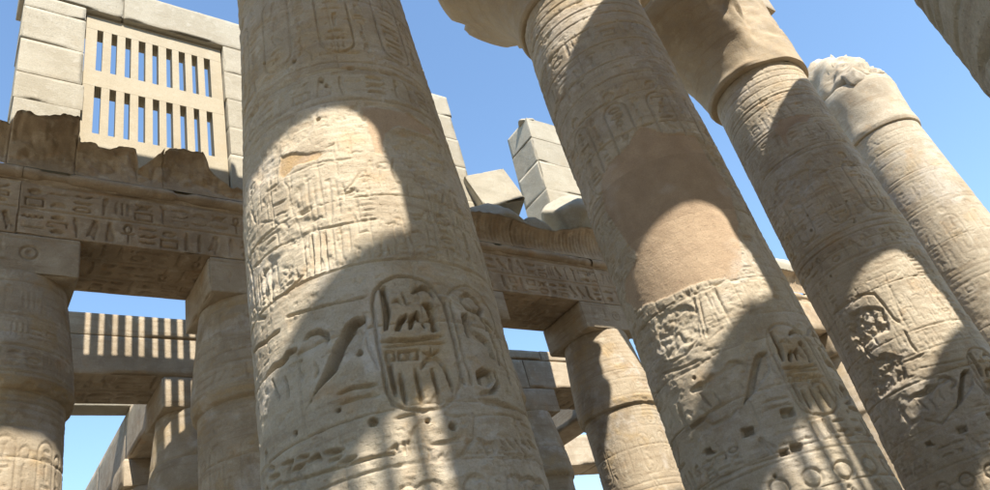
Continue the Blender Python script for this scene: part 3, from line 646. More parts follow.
def rim_chips(seed, amount):
    def fn(A, Z, Rr):
        n = fbm(np.cos(A)*3+9, np.sin(A)*3+4, seed, 4)+.5*fbm(np.cos(A)*9+Z, np.sin(A)*9, seed+2, 3)
        over = np.clip(Rr-2.3, 0, 9)
        cut = sstep(.05, .4, n)*amount
        return Rr-over*cut, Z
    return fn

def rough_box(name, lo, hi, mat, root=None, seed=0, res=.16, amp=.03, bevel=.05, relief=None, chip=.06, warp=None, smooth=True, relief_res=.03, relief_faces=('front',), maskable=False, open_faces=()):
    """a weathered ashlar: six gridded faces, rounded and chipped edges, optional carving on the -Y ('front') or lower ('under') face"""
    lo = np.array(lo, float); hi = np.array(hi, float); sz = hi-lo
    VS, FS, MK, base = [], [], [], 0
    for ax in range(3):
        for sd in (0, 1):
            key = {(1, 0): 'front', (2, 0): 'under', (0, 0): 'west', (0, 1): 'east', (1, 1): 'back', (2, 1): 'top'}[(ax, sd)]
            if key in open_faces: continue
            b, c = [i for i in range(3) if i != ax]
            rs = relief_res if (relief and key in relief_faces) else res
            nb = max(2, int(sz[b]/rs)+2); nc = max(2, int(sz[c]/rs)+2)
            tb = np.linspace(0, 1, nb); tc = np.linspace(0, 1, nc)
            eb = np.minimum(.5, bevel/sz[b]); ec = np.minimum(.5, bevel/sz[c])
            tb = np.unique(np.concatenate([tb, [eb, 1-eb]])); tc = np.unique(np.concatenate([tc, [ec, 1-ec]]))
            TB, TC = np.meshgrid(tb, tc, indexing='ij')
            P = np.zeros(TB.shape+(3,)); P[..., b] = lo[b]+TB*sz[b]; P[..., c] = lo[c]+TC*sz[c]; P[..., ax] = hi[ax] if sd else lo[ax]
            # distance to the nearest edge of this face
            d = np.minimum(np.minimum(TB, 1-TB)*sz[b], np.minimum(TC, 1-TC)*sz[c])
            out = np.zeros(3); out[ax] = 1 if sd else -1
            Q = P.copy()
            ctr = (lo+hi)/2
            n1 = noise3(Q*1.1+seed*3.7, seed+1); n2 = noise3(Q*3.6+seed*1.3, seed+2)
            inw = np.sign(ctr-Q)*(np.abs(np.minimum(Q-lo, hi-Q)) < bevel*.999)
            # displacement is a function of position only, so shared edges stay closed
            edge_n = sstep(.0, .45, n1+.4*n2)
            nb_edges = np.sum(np.minimum(Q-lo, hi-Q) < bevel*.5, -1)
            k = bevel*.35+chip*edge_n
            Q += np.where((nb_edges >= 2)[..., None], inw*k[..., None], 0)
            disp = amp*(n1*.6+n2*.4)
            fade = np.clip(d/(bevel*1.5), 0, 1)
            Q += out*(disp*fade)[..., None]
            if relief and key in relief_faces:
                hh, _ = relief[key].sample(P[..., b], P[..., c]); Q -= out*(hh*np.clip(d/.05, 0, 1))[..., None]
            if warp is not None: Q = warp(Q)
            VS.append(Q.reshape(-1, 3)); F = grid_faces(TB.shape[0], TB.shape[1])+base
            flip = (ax == 1) ^ (sd == 0)
            FS.append(F[:, ::-1] if flip else F); base += TB.size
    V = np.concatenate(VS); F = np.concatenate(FS)
    return mesh_obj(name, V, F, mat, root, smooth, np.tile(np.array([0, 0, 0, 1.0]), (len(V), 1)) if maskable else None)

def column_base(root, r, h, mat, seed):
    lathe('base', [(0, .05), (0, r), (h*.7, r*1.0), (h, r*.93), (h, .05)], root, mat, 64, None, seed, 2, .01)

NAVE_GROUP = 'giant columns of the far nave row'
def nave_column(X, Y, label, which, seed, prof, sc, shalf, ds, dz, lo, hi, joints, res, rim=.35, cap='bell', capfn=None, group=None, abacus=True, shift=None, scale_rim=1.0, carve=1.0):
    root = empty('nave_column', (X, Y, 0), label, 'column', group)
    column_base(root, 2.35, .45, M_COL, seed)
    rel = nave_relief(res, seed, None, which, joints, lo-.1, hi+.1)
    rows = shaft_rows(lo, hi, dz, .45, NECK, joints)
    build_shaft(root, rows, [(.45, 1.5), (1.2, 1.72), (2.4, 1.8)]+prof, sc, shalf, ds, rel, joints, M_COL, seed, shift, carve=carve)
    if cap == 'bell':
        f = capfn or rim_chips(seed+5, rim)
        lathe('capital', [(z, r if r < 2.3 else 2.3+(r-2.3)*scale_rim) for z, r in BELL], root, M_COL, 128, f, seed+6, 3, .012, maskval=(.25, .45, 0))
    if abacus:
        rough_box('abacus', (-1.45, -1.45, 20.5 if capfn is None else 21.17), (1.45, 1.45, 21.9), M_COL, root, seed+8, maskable=True)
    return root

JA = [1.4, 2.6, 3.62, 4.93, 6.02, 8.02, 9.9, 10.62, 12.38, 13.55, 14.7, 15.7, 16.4]
nave_column(X0, ROWY, 'widest carved column, tall shaft with deep cartouches and a falcon under a rounded shadow', 'A', 11,
    [(3.5, 1.80), (6.5, 1.765), (8.7, 1.765), (10.6, 1.665), (12.6, 1.575), (14.0, 1.53), (17.2, 1.5)], -1.0, 2.75, .0142, .0142, 3.2, 14.9, JA, .0125)
JB = [1.3, 2.5, 3.7, 4.42, 5.5, 6.45, 7.75, 9.45, 11.0, 11.95, 12.95, 14.05, 15.3, 16.35]
nave_column(X0+STEP, ROWY, 'carved column with a large smooth brown mortar repair and flaring broken capital', 'B', 23,
    [(3.5, 1.82), (6, 1.76), (9, 1.69), (11, 1.69), (15, 1.68), (17.2, 1.63)], -1.65, 2.5, .02, .02, 3.0, 17.0, JB, .0155, rim=.17, scale_rim=1.07)
JC = [1.4, 2.6, 3.9, 5.2, 6.3, 7.5, 8.9, 10.3, 11.5, 12.7, 13.7, 14.8, 15.9]
def capital_c(A, Z, Rr):
    # the bell survives on the -X and rear sides only; the rest is a broken core
    a = (A-math.radians(165)+math.pi) % (2*math.pi)-math.pi
    keep = 1-sstep(math.radians(42), math.radians(70), np.abs(a)+.25*fbm(np.cos(A)*4+Z, np.sin(A)*4+Z*.6, 5, 3))
    core = np.minimum(Rr, 1.66-.02*(Z-17.2)+.10*fbm(np.cos(A)*3+Z*1.5, np.sin(A)*3+Z*2, 77, 4)*np.clip((Z-17.9)*2, 0, 1))
    return core*(1-keep)+Rr*keep, Z
rc = nave_column(X0+2*STEP, ROWY, 'pitted column whose capital has lost its flaring front, beside the mortar-patched column', 'C', 37,
    [(3.5, 1.80), (5, 1.77), (8.5, 1.66), (11, 1.68), (14, 1.58), (17.2, 1.50)], -2.35, 2.3, .024, .024, 3.0, 17.0, JC, .018, cap=None)
lathe('capital', BELL, rc, M_COL, 144, capital_c, 61, 4, .03, maskval=(.2, .35, 0))
JD = [1.4, 2.6, 4.0, 5.6, 7.2, 8.8, 10.4, 12.0, 13.4, 14.9, 16.2]
rd = nave_column(X0+3*STEP, ROWY, 'plain eroded column without capital, topped by broken stone rubble', 'D', 53,
    [(3.5, 1.75), (8, 1.66), (12.6, 1.56), (16, 1.44), (17.2, 1.40)], -2.6, 2.2, .034, .034, 6.0, 17.0, JD, .024, cap=None, abacus=False, carve=.45)
def capital_d(A, Z, Rr):
    n = fbm(np.cos(A)*2+Z, np.sin(A)*2+Z*.5, 93, 4)
    top = np.clip((Z-19.2)/.6, 0, 1)
    return Rr+.14*n*top, Z+.18*top*fbm(np.cos(A)*3+2, np.sin(A)*3+5, 97, 3)
cap_d = lathe('capital', [(17.2, 1.3), (17.24, 1.46), (17.4, 1.50), (17.8, 1.45), (18.6, 1.48), (19.3, 1.56), (19.6, 1.52), (19.8, 1.3), (19.85, .05)], rd, M_COL, 96, capital_d, 71, 5, .025)
def rubble(name, ctr, rad, mat, root, seed, n=20, flat=.75, label=None):
    """an angular broken stone: a ball cut by random planes, then roughened"""
    rng = np.random.RandomState(seed)
    nu, nv = 40, 24
    U, V = np.meshgrid(np.linspace(0, 2*math.pi, nu, endpoint=False), np.linspace(0.02, math.pi-.02, nv))
    D = np.stack([np.cos(U)*np.sin(V), np.sin(U)*np.sin(V), np.cos(V)], -1)
    rr = np.full(U.shape, 9.0)
    for k in range(n):
        p = rng.normal(size=3); p /= np.linalg.norm(p); dist = rng.uniform(.68, 1.0)
        den = D @ p; rr = np.minimum(rr, np.where(den > .05, dist/np.maximum(den, .05), 9))
    rr = np.minimum(rr, 1.25)
    P = D*rr[..., None]; P = P*(1+.05*noise3(P*2.5+seed, seed+1))[..., None]
    P = P*np.array(rad)+np.array(ctr)
    return mesh_obj(name, P.reshape(-1, 3), grid_faces(nv, nu, True), mat, root, False, np.tile(np.array([0, 0, .2, 1.0]), (nu*nv, 1)))
def rubble_cap(A, Z, Rr):
    hgt = np.clip((Z-19.6)/2.0, 0, 1)
    n = 1-2.2*np.abs(fbm(np.cos(A)*2.4+Z*.9, np.sin(A)*2.4+Z*1.3, 111, 5)); m = np.round(2.5*fbm(np.cos(A)*1.6+4, np.sin(A)*1.6+Z*.8, 117, 3))/2.5
    side = .5+.5*np.cos(A-math.radians(150))
    return Rr+.16*n*np.clip(hgt*6, 0, 1)+.3*m*np.clip(hgt*4, 0, 1)*(Rr > .4), 19.6+(Z-19.6)*(.55+.6*side+.18*m)
lathe('broken_stone', [(19.55, 1.35), (19.75, 1.46), (20.0, 1.42), (20.3, 1.36), (20.6, 1.3), (20.9, 1.22), (21.2, 1.05), (21.4, .85), (21.55, .5), (21.6, .03)], cap_d, M_COL, 60, rubble_cap, 119, 3, .03, smooth=False)
for k, (c, r) in enumerate((((1.05, -.6, 19.75), (.5, .5, .42)), ((-.2, -1.15, 19.8), (.45, .4, .35)), ((-1.1, -.75, 19.85), (.5, .45, .5)))):
    rubble('broken_stone', c, r, M_COL, cap_d, 200+k)

# the opposite nave row: the camera stands beside its first column; their capitals, beams and windows shade the far row
def shadow_fit_rim(A, Z, Rr):
    # unseen rims shaped for their shadow: cut back on one corner, wider and taller
    a = (A+math.radians(123)+math.pi) % (2*math.pi)-math.pi
    Rr = np.where(Rr > 2.0, 2.0+(Rr-2.0)*1.24, Rr); over = np.clip(Rr-2.0, 0, 9)
    n = .06*fbm(np.cos(A)*5+3, np.sin(A)*5+7, 88, 3)
    return Rr-over*(.5*np.exp(-(a/math.radians(30))**2)+n), 17.2+(Z-17.2)*np.where(Z > 17.3, 1.20, 1.0)
def plain_nave_column(X, Y, label, seed, sc=0, shalf=1.5, ds=.12, dz=.15, lo=3.0, hi=9.0, group=None, rim=.3):
    return nave_column(X, Y, label, 'S', seed, [(3.5, 1.78), (8, 1.72), (14, 1.66), (17.2, 1.60)], sc, shalf, ds, dz, lo, hi, [1.4, 2.6, 3.9, 5.2, 6.6, 8, 9.5, 11, 12.5, 14, 15.5], .02, rim=rim, group=group, capfn=shadow_fit_rim if Y < 0 else None)
plain_nave_column(X0+.05, SOUTHY-.065, 'dark shaded column leaning over the opposite side of the nave', 71, 4.6, 1.0, .02, .02, 3.2, 6.5, rim=.25)
for k, i in enumerate((-1, 1, 2)):
    plain_nave_column(X0+i*STEP, SOUTHY, 'open papyrus column of the row behind the dark shaded column', 80+i, group='rear nave row columns', rim=.25)
nave_column(X0-STEP+.6, ROWY, 'open papyrus column next to the widest carved column, before the tall window', 'S', 91, [(3.5, 1.78), (8, 1.72), (14, 1.66), (17.2, 1.60)], 0, 1.5, .12, .15, 3.0, 9.0, [1.4, 2.6, 3.9, 5.2, 6.6, 8, 9.5, 11, 12.5, 14, 15.5], .02, rim=.08, scale_rim=1.45)  # unseen column, shifted and given an oversized rim to shade the side column

# ---------------------------------------------------------------- beams over the nave rows
def nave_beam(y, xs, z0, z1, label, seed, tops, slab=None, slabs=None):
    root = empty('architrave', ((xs[0]+xs[-1])/2, y, z0), label, 'architrave')
    cx = (xs[0]+xs[-1])/2
    for k, (a, b) in enumerate(zip(xs[:-1], xs[1:])):
        rough_box('beam_block', (a-cx+.012, -1.36, 0), (b-cx-.012, 1.15, tops[k]-z0), M_BEAM, root, seed+k, res=.3)
        if slab: rough_box('roof_slab', (a-cx+.03, -1.3, tops[k]-z0+.003), (b-cx-.03, 1.25, (slabs[k] if slabs else slab)-z0), M_BEAM, root, seed+20+k, res=.35)
    return root
xs = [X0+STEP*i for i in (-1, 0, 1, 2)]
nave_beam(ROWY, [xs[0]-1.5]+xs[1:3]+[xs[3]+1.3], 21.9, 24.0, 'long roof beam resting on the flaring column capitals', 300, [24.0, 23.9, 23.7], 25.0, [25.0, 24.5, 24.2])
sx = [X0+STEP*i for i in (-1, 0, 1, 2)]
nave_beam(SOUTHY, [sx[0]-1.4]+sx[1:3]+[sx[3]+1.2], 21.9, 23.7, 'long roof beam above the dark shaded column', 330, [23.7, 23.65, 23.75])

# ---------------------------------------------------------------- side aisle columns (closed bud capitals)
SIDE_PROF = [(.4, 1.2), (1.0, 1.36), (2.0, 1.42), (5, 1.38), (7.5, 1.36), (9.36, 1.35), (9.40, 1.45), (9.60, 1.49), (10.2, 1.45), (11.2, 1.34), (12.2, 1.22)]
SJ = [1.5, 2.8, 4.1, 5.4, 6.7, 8.0, 9.38, 10.6]
def side_relief(seed, res):
    rng = random.Random(seed); rel = Relief(-5.5, 5.5, .5, 12.3, res)
    rel.row(-5.4, 5.3, 9.75, 10.2, rng, .04, .03); rel.row(-5.4, 5.3, 10.4, 10.95, rng, .04, .028); rel.row(-5.4, 5.3, 11.1, 11.8, rng, .045, .028)
    for z in (9.68, 10.28, 11.02, 11.9): rel.stroke([(-5.5, z), (5.5, z)], .035, .03)
    for z in (9.25, 9.12, 8.98, 8.62): rel.stroke([(-5.5, z), (5.5, z)], .035, .028)
    u = -5.3
    while u < 5.2: rel.glyph(rng.choice(FLAT), u, 8.66, .32, .28, .04, .03); u += .42
    u = -5.3
    while u < 5.2:
        rel.cartouche(u+.3, 7.15, 8.4, .52, rng, .04, .032); rel.ring(u+.76, 8.1, .12, .12, .04, .03); rel.column(u+.62, u+.9, 7.1, 7.9, rng, .035, .03); u += 1.05
    rel.stroke([(-5.5, 6.9), (5.5, 6.9)], .04, .03)
    for u in np.arange(-4.8, 5, 1.3): figure(rel, u, 4.6, 2.1, .045, .03, rng, rng.choice((1, -1)))
    Vv, Uu = np.meshgrid(.5+np.arange(rel.nv)*res, -5.5+np.arange(rel.nu)*res, indexing='ij')
    rel.h *= 1.5*(.5+.5*sstep(-.4, .2, fbm(Uu*.8, Vv*.8, seed+3, 4)))
    for z in SJ: rel.h = np.maximum(rel.h, .035*np.clip((.02-np.abs(Vv-z))/.02+.5, 0, 1))
    ch = sstep(.1, .3, fbm(Uu*1.4, Vv*3, seed+5, 4))
    rel.h += ch*.09*np.exp(-((Vv-9.46)/.09)**2)
    sp = sstep(.22, .34, fbm(Uu*.6, Vv*.8, seed+6, 4)); rel.h = rel.h*(1-.6*sp)+sp*(.015+.02*fbm(Uu*5, Vv*6, seed+7, 3))
    red = sstep(.1, .4, fbm(Uu*1.2, Vv*2, seed+8, 4)); rel.mask[..., 1] = np.maximum(.6*red, .8*np.exp(-((Vv-9.55)/.14)**2)); rel.mask[..., 2] = .5*sstep(.2, .4, fbm(Uu, Vv*1.5, seed+9, 3))
    return rel
def side_column(X, Y, label, seed, sc=-.8, carve=.6, ds=.03, group=None, k=1.0, cache={}, abw=1.3, abd=1.1):
    root = empty('side_column', (X, Y, 0), label, 'column', group)
    column_base(root, 1.9, .4, M_SIDE, seed)
    rel = cache.setdefault((seed % 3, ds < .05), side_relief(seed % 3+500, .02 if ds < .05 else .05))
    lo = 6.0 if ds < .05 else 8.5
    rows = shaft_rows(lo, 12.2, ds, .4, 12.2, SJ)
    build_shaft(root, rows, [(z, r*k) for z, r in SIDE_PROF], sc, 2.6, ds, rel, SJ, M_SIDE, seed, carve=carve)
    ar = Relief(-abw, abw, 12.2, 13.25, .02); rng = random.Random(seed)
    ar.ring(.3, 12.75, .17, .17, .04, .035); ar.disc(.3, 12.75, .06, .06, .03)
    ar.stroke([(-abw, 13.12), (abw, 13.12)], .03, .02); ar.column(-.45, -.05, 12.3, 13.05, rng, .03, .025); ar.column(-1.0, -.6, 12.3, 13.05, rng, .03, .02)
    if ds < .05: rough_box('abacus', (-abw, -abd, 12.2), (abw, abd, 13.25), M_SIDE, root, seed+2, relief={'front': ar}, maskable=True, relief_res=.028, chip=.04, amp=.015)
    else: rough_box('abacus', (-abw, -abd, 12.2), (abw, abd, 13.25), M_SIDE, root, seed+2, res=.4, maskable=True)
    return root
SY = 17.34; FY = 16.24
side_column(1.0, SY, 'bud-capital side column lit below its capital, standing under the grille window', 1, -.3)
side_column(6.47, SY, 'shaded bud-capital side column between the two aisle openings, beside the widest carved column', 2, -.6)
side_column(13.1, SY, 'bud-capital side column hidden behind the widest carved column', 3, ds=.1)
side_column(18.9, SY, 'sunlit bud-capital side column with a curved shadow down one half', 4, -1.1, carve=.42, k=.94, abw=1.27)
for k, x in enumerate((24.9, 29.6, 34.3, 40.0)):
    side_column(x, SY, 'distant bud-capital side column seen between the tall nave columns', 5+k, ds=.12, group='distant side columns')

def beam_relief(x0, x1, z0, z1, seed, rows, res=.02, dep=.035, lw=.035):
    rng = random.Random(seed); rel = Relief(x0, x1, z0, z1, res)
    H = (z1-z0)/rows
    for k in range(rows):
        rel.row(x0+.08, x1-.08, z0+k*H+.08*H, z0+(k+1)*H-.1*H, rng, lw, dep, .02); rel.stroke([(x0, z0+(k+1)*H), (x1, z0+(k+1)*H)], .03, .03)
    V, U = np.meshgrid(z0+np.arange(rel.nv)*res, x0+np.arange(rel.nu)*res, indexing='ij')
    rel.h *= 1.5*(.55+.45*sstep(-.4, .2, fbm(U*.8, V*1.2, seed+3, 4))); return rel
ar_root = empty('architrave', (16, SY, 13.25), 'long brown carved beam over the side columns, under the fluted cornice', 'architrave')
AX = [-5.5, 1.0, 6.47, 13.1, 18.9, 24.9, 29.6, 34.3, 44.2]
for k, (a, b) in enumerate(zip(AX[:-1], AX[1:])):
    near = k < 5
    fr = beam_relief(a-16, b-16, 0, 1.45, 600+k, 2, .016, .05, .032) if near else None
    un = beam_relief(a-16, b-16, -1.1, 1.1, 640+k, 3, .025, .05, .05) if near else None
    rough_box('beam_block', (a-16+.002, -1.1, .0), (b-16-.002, 1.1, 1.5), M_BEAM, ar_root, 600+k, res=.25 if near else .5, amp=.015, chip=.04, bevel=.02,
              relief={'front': fr, 'under': un} if near else None, relief_faces=('front', 'under'), relief_res=.03)
# torus moulding and cavetto cornice, broken along its top
co_root = empty('cornice', (16, SY, 14.75), 'broken cavetto cornice with fluted face above the carved beam', 'cornice')
TOPS = [(-6, 16.2), (.6, 16.15), (.8, 16.3), (2.05, 16.42), (2.08, 16.02), (2.8, 16.12), (3.42, 16.28), (3.5, 15.75), (3.8, 16.0), (4.2, 16.42), (5.1, 16.5), (5.25, 15.98), (5.8, 15.62), (6.4, 15.5), (8, 15.9), (10, 16.1), (13.5, 15.95), (14.2, 16.1), (15.3, 16.1), (16.1, 16.0), (16.9, 15.88), (17.8, 16.05), (18.4, 16.25), (19.5, 16.45), (21, 16.2), (24, 16.4), (30, 16.1), (45, 16.3)]
OUT = [(-6, .5), (.62, .35), (.7, .95), (2.04, .95), (2.08, .35), (3.4, .3), (3.55, .1), (4.1, .35), (5.1, .4), (5.4, .15), (6.4, .1), (8, .4), (13, .5), (15, .55), (16.2, .45), (17, .35), (18, .5), (20, .55), (45, .5)]
def cornice_block(a, b, seed):
    x = np.linspace(a+.003, b-.003, int((b-a)/.045)); 
    zt = np.interp(x, *np.array(TOPS).T)+.13*fbm(x*2.6, x*0+seed, 701, 5); ot = np.interp(x, *np.array(OUT).T)+.03*fbm(x*1.6, x*0+3, 702, 3)
    t = np.linspace(0, 1, 22)
    P = []
    Xg, T = np.meshgrid(x, t, indexing='ij')
    ZT = zt[:, None]; OT = ot[:, None]; zb = 15.17
    Zf = zb+(ZT-zb)*T; Yf = FY-.02-OT*(1-np.sqrt(np.clip(1-(T**1.5)**2*.96, 0, 1)))*1.0
    # flutes carved in the hollow of the cavetto
    fl = .04*sstep(.1, .9, np.abs(np.sin(Xg*math.pi/.17)))*sstep(.05, .2, T)*(1-sstep(.85, .97, T))*np.where(Xg > 7, 1, .35)
    Yf += fl+.09*(1-2*np.abs(fbm(Xg*2.2, Zf*2.6, 703, 5)))*np.where(Xg > 7, .35, 1.3)*np.clip(T*3, 0, 1)
    front = np.stack([Xg, Yf, Zf], -1)
    tb = np.linspace(0, 1, 8)[1:]
    Xb, TB = np.meshgrid(x, tb, indexing='ij'); y0 = Yf[:, -1:]
    Yb = y0+(17.3-y0)*TB; Zb = ZT+.12*fbm(Xb*1.8, Yb*1.8, 704, 4)*np.clip(TB*3, 0, 1)
    back = np.stack([Xb, Yb, Zb], -1)
    G = np.concatenate([front, back], 1); n = G.shape[1]
    # close the ends and the rear
    V = G.reshape(-1, 3); F = grid_faces(len(x), n)[:, ::-1]
    extra = []; vb = len(V)
    ends = []
    for r in (0, len(x)-1):
        ends.append((V[r*n][0], 17.3, 15.17))
    V = np.concatenate([V, np.array(ends)])
    faces = [tuple(f) for f in F]+[tuple(list(range(n))[::1]+[vb]), tuple(list(range((len(x)-1)*n, len(x)*n))[::-1]+[vb+1])]
    V = V-np.array([16, SY, 14.75])
    o = mesh_obj('cornice_block', V, faces, M_BEAM, co_root, True)
    return o
CX = [-5.5, .66, 2.07, 4.1, 6.6, 9.8, 13.0, 15.4, 17.2, 19.8, 22.6, 26, 30, 34.5, 44]
for k, (a, b) in enumerate(zip(CX[:-1], CX[1:])): cornice_block(a, b, k)
def torus_bar(a, b, seed):
    x = np.linspace(a+.006, b-.006, int((b-a)/.08)+2); th = np.linspace(0, 2*math.pi, 14, endpoint=False)
    X_, A = np.meshgrid(x, th, indexing='ij'); r = .17*(1+.12*fbm(X_*2.5, A*.6, seed, 4)-.35*sstep(.25, .5, fbm(X_*1.3, X_*0, seed+1, 3)))
    P = np.stack([X_-16, FY+.06-SY+r*np.cos(A), 15.0-14.75+r*np.sin(A)], -1)
    mesh_obj('torus_moulding', P.reshape(-1, 3), grid_faces(len(x), 14, True), M_BEAM, co_root, True)
for k, (a, b) in enumerate(zip(AX[:-1], AX[1:])): torus_bar(a, b, 720+k)
rough_box('backing_course', (-5.5-16, FY+.03-SY, 0.003), (44-16, 1.08, .42), M_BEAM, co_root, 731, res=.5)

# ---------------------------------------------------------------- clerestory: piers, lintel and stone grille
def course_pier(name, label, x0, x1, y0, y1, zs, seed, mat=M_PALE, cat='pier', lean=0.0, amp=.02, jit=.04, chip=.06):
    cx = (x0+x1)/2; root = empty(name, (cx, y0, zs[0]), label, cat); rng = random.Random(seed)
    for k, (a, b) in enumerate(zip(zs[:-1], zs[1:])):
        d0, d1 = rng.uniform(-jit, jit), rng.uniform(-jit, jit)
        ln = 0
        wf = (lambda Q: Q+np.stack([lean*Q[..., 2], 0*Q[..., 0], 0*Q[..., 0]], -1)) if lean else None
        rough_box('stone_block', (x0-cx+d0+ln, rng.uniform(0, .018), a-zs[0]+.004), (x1-cx+d1+ln, y1-y0, b-zs[0]-.004), mat, root, seed+k, res=.14, amp=amp, bevel=.016, chip=chip*rng.uniform(.2, 1.0), warp=wf)
    return root
course_pier('clerestory_pier', 'pale block pier at the outer edge of the grille window', .66, 2.22, 17.0, 18.2, [16.0, 17.1, 18.1, 19.06, 20.36, 21.72, 22.3], 800)
course_pier('clerestory_pier', 'pale block pier between the grille window and the widest carved column', 6.18, 8.3, 17.0, 18.2, [15.95, 17.6, 18.7, 19.9, 21.1, 22.3], 810)
lin = empty('window_lintel', (4.4, 17.0, 22.3), 'pale stone lintel lying over the grille window', 'lintel')
rough_box('stone_block', (.5-4.4, .005, .004), (3.2-4.4, 1.2, 1.5), M_PALE, lin, 820, res=.14, amp=.025, bevel=.04, chip=.12)
rough_box('stone_block', (3.21-4.4, 0, .004), (8.35-4.4, 1.2, 1.33), M_PALE, lin, 821, res=.14, amp=.02, bevel=.04, chip=.08)

def boxv(lo, hi, splay=0.0, flare=0.0):
    x0, y0, z0 = lo; x1, y1, z1 = hi
    v = [(x0, y0, z0), (x1, y0, z0), (x1, y1, z0), (x0, y1, z0), (x0, y0, z1), (x1, y0, z1), (x1, y1, z1-splay), (x0, y1, z1-splay)]
    f = [(0, 3, 2, 1), (4, 5, 6, 7), (0, 1, 5, 4), (1, 2, 6, 5), (2, 3, 7, 6), (3, 0, 4, 7)]
    return np.array(v, float), f
def bev_box(name, lo, hi, mat, root, splay=0.0, bw=.012, taper=0.0):
    v, f = boxv(lo, hi, splay)
    for q, sg in ((2, -1), (3, 1), (6, -1), (7, 1)): v[q, 0] += sg*taper
    me = bpy.data.meshes.new(name); me.from_pydata([tuple(p) for p in v], [], f); me.materials.append(mat)
    o = bpy.data.objects.new(name, me); COL.objects.link(o); o.parent = root
    b = o.modifiers.new('bevel', 'BEVEL'); b.width = bw; b.segments = 2; b.limit_method = 'ANGLE'
    return o
def grille(label, x0, x1, centres, sw, y0, y1, zs, seed, group=None):
    """zs: bottom, lower sill, lower head, upper sill, upper head, top; slits cut through at the given centres"""
    root = empty('grille_window', ((x0+x1)/2, y0, zs[0]), label, 'window', group); cx = (x0+x1)/2; zb = zs[0]
    rng = random.Random(seed)
    bev_box('rail', (x0-cx, 0, 0), (x1-cx, y1-y0, zs[1]-zb), M_GRILLE, root, .36)
    bev_box('rail', (x0-cx, 0, zs[2]-zb), (x1-cx, y1-y0, zs[3]-zb), M_GRILLE, root, .36)
    bev_box('rail', (x0-cx, 0, zs[4]-zb), (x1-cx, y1-y0, zs[5]-zb), M_GRILLE, root)
    edges = [x0]+[e for c in centres for e in (c-sw/2, c+sw/2)]+[x1]
    for a, b in ((zs[1], zs[2]), (zs[3], zs[4])):
        for i in range(0, len(edges), 2):
            j = rng.uniform(-.012, .012)
            bev_box('mullion', (edges[i]-cx+(j if i else 0), .004, a-zb-.3), (edges[i+1]-cx+(rng.uniform(-.012, .012) if i < len(edges)-2 else 0), y1-y0-.004, b-zb+.02), M_GRILLE, root, 0, .01, .055)
    return root
grille('pale yellow stone grille window with two rows of nine slits', 2.235, 6.17, [2.62+.387*i for i in range(9)], .17, 17.2, 17.66, [15.9, 17.54, 19.32, 19.97, 21.68, 22.295], 5)

course_pier('clerestory_pier', 'tall pale broken pier rising behind the widest carved column', 12.6, 14.97, 17.0, 18.2, [15.9, 17.6, 19.2, 20.6, 21.8, 22.9], 840)
rough_box('stone_block', (-1.18, .02, 22.904-15.9), (.45, 1.15, 24.2-15.9), M_PALE, [o_ for o_ in COL.objects if o_.get('label', '').startswith('tall pale broken')][0], 846, res=.14, amp=.03, bevel=.02, chip=.1)
o = course_pier('clerestory_pier', 'leaning pale block pier with a ridge down its corner, above the fluted cornice', 18.62, 20.55, 17.0, 18.5, [16.1, 17.75, 19.1, 20.6, 21.9, 23.05], 850, lean=.065, jit=.008, chip=.12, amp=.035)
rubble('corner_stone', (-.25, .45, 23.05-16.1-.02), (.42, .4, .24), M_PALE, o, 861)
def loose(name, label, ctr, rad, seed, cat='stone', mat=M_PALE, rot=None, group=None):
    o = rubble(name, (0, 0, 0), rad, mat, None, seed, n=14); o.location = ctr
    if rot: o.rotation_euler = rot
    return tag(o, label, cat, group)
b0 = rough_box('fallen_block', (-.8, -.7, -.75), (.8, .7, .75), M_PALE, None, 870, res=.07, amp=.09, bevel=.07, chip=.3)
b0.location = (15.8, 17.1, 17.9); b0.scale = (1.08, 1.0, 1.15); b0.rotation_euler = (R(-8), R(-13), R(-16)); tag(b0, 'squarish pale broken block standing alone on the cornice against the sky', 'stone')
loose('fallen_block', 'cracked grey boulder at the foot of the leaning pale pier', (19.2, 16.6, 17.1), (1.15, .75, .95), 875)
loose('fallen_block', 'flat pale slab between the lone block and the leaning pier', (17.15, 16.8, 16.35), (1.0, .7, .5), 873)
loose('fallen_block', 'low broken stone under the lone block on the cornice', (15.2, 16.85, 16.4), (1.3, .75, .8), 874)
for k, x in enumerate((26.0, 28.4, 33.0, 38.0)):
    loose('fallen_block', 'rough broken stone on the far end of the cornice', (x, 16.9, 16.8), (1.3, .8, .9), 880+k, group='rubble on the far cornice')
course_pier('clerestory_pier', 'far ruined block pier beyond the plain eroded column', 40.2, 43.4, 17.0, 18.4, [16.0, 17.4, 18.9, 20.2], 890, mat=M_BEAM)

# ---------------------------------------------------------------- the aisle behind: second row and beyond
Y2 = 24.0
for x, lab, d in ((1.4, 'second-row bud column behind the side column lit below its capital', .1), (7.0, 'second-row bud column barred with light below the striped beam', .06), (13.4, 'second-row bud column hidden behind the widest carved column', .12), (20.3, 'second-row bud column glimpsed in the opening beside the sunlit side column', .08), (26.3, 'second-row bud column beyond the sunlit side column', .12)):
    side_column(x, Y2, lab, 30+int(x), ds=d)
r2 = empty('architrave', (14, Y2, 13.25), 'second-row beam striped with bars of sunlight, a second course on top', 'architrave')
RX = [-4.5, 1.4, 7.0, 13.4, 20.3, 24.0, 29.5]
for k, (a, b) in enumerate(zip(RX[:-1], RX[1:])):
    un = beam_relief(a-14, b-14, -1.1, 1.1, 660+k, 2, .03, .06, .06)
    rough_box('beam_block', (a-14+.008, -1.1, .0), (b-14-.008, 1.0, 1.33), M_SIDE, r2, 900+k, res=.2, amp=.02, relief={'under': un}, relief_faces=('under',), relief_res=.04, maskable=True)
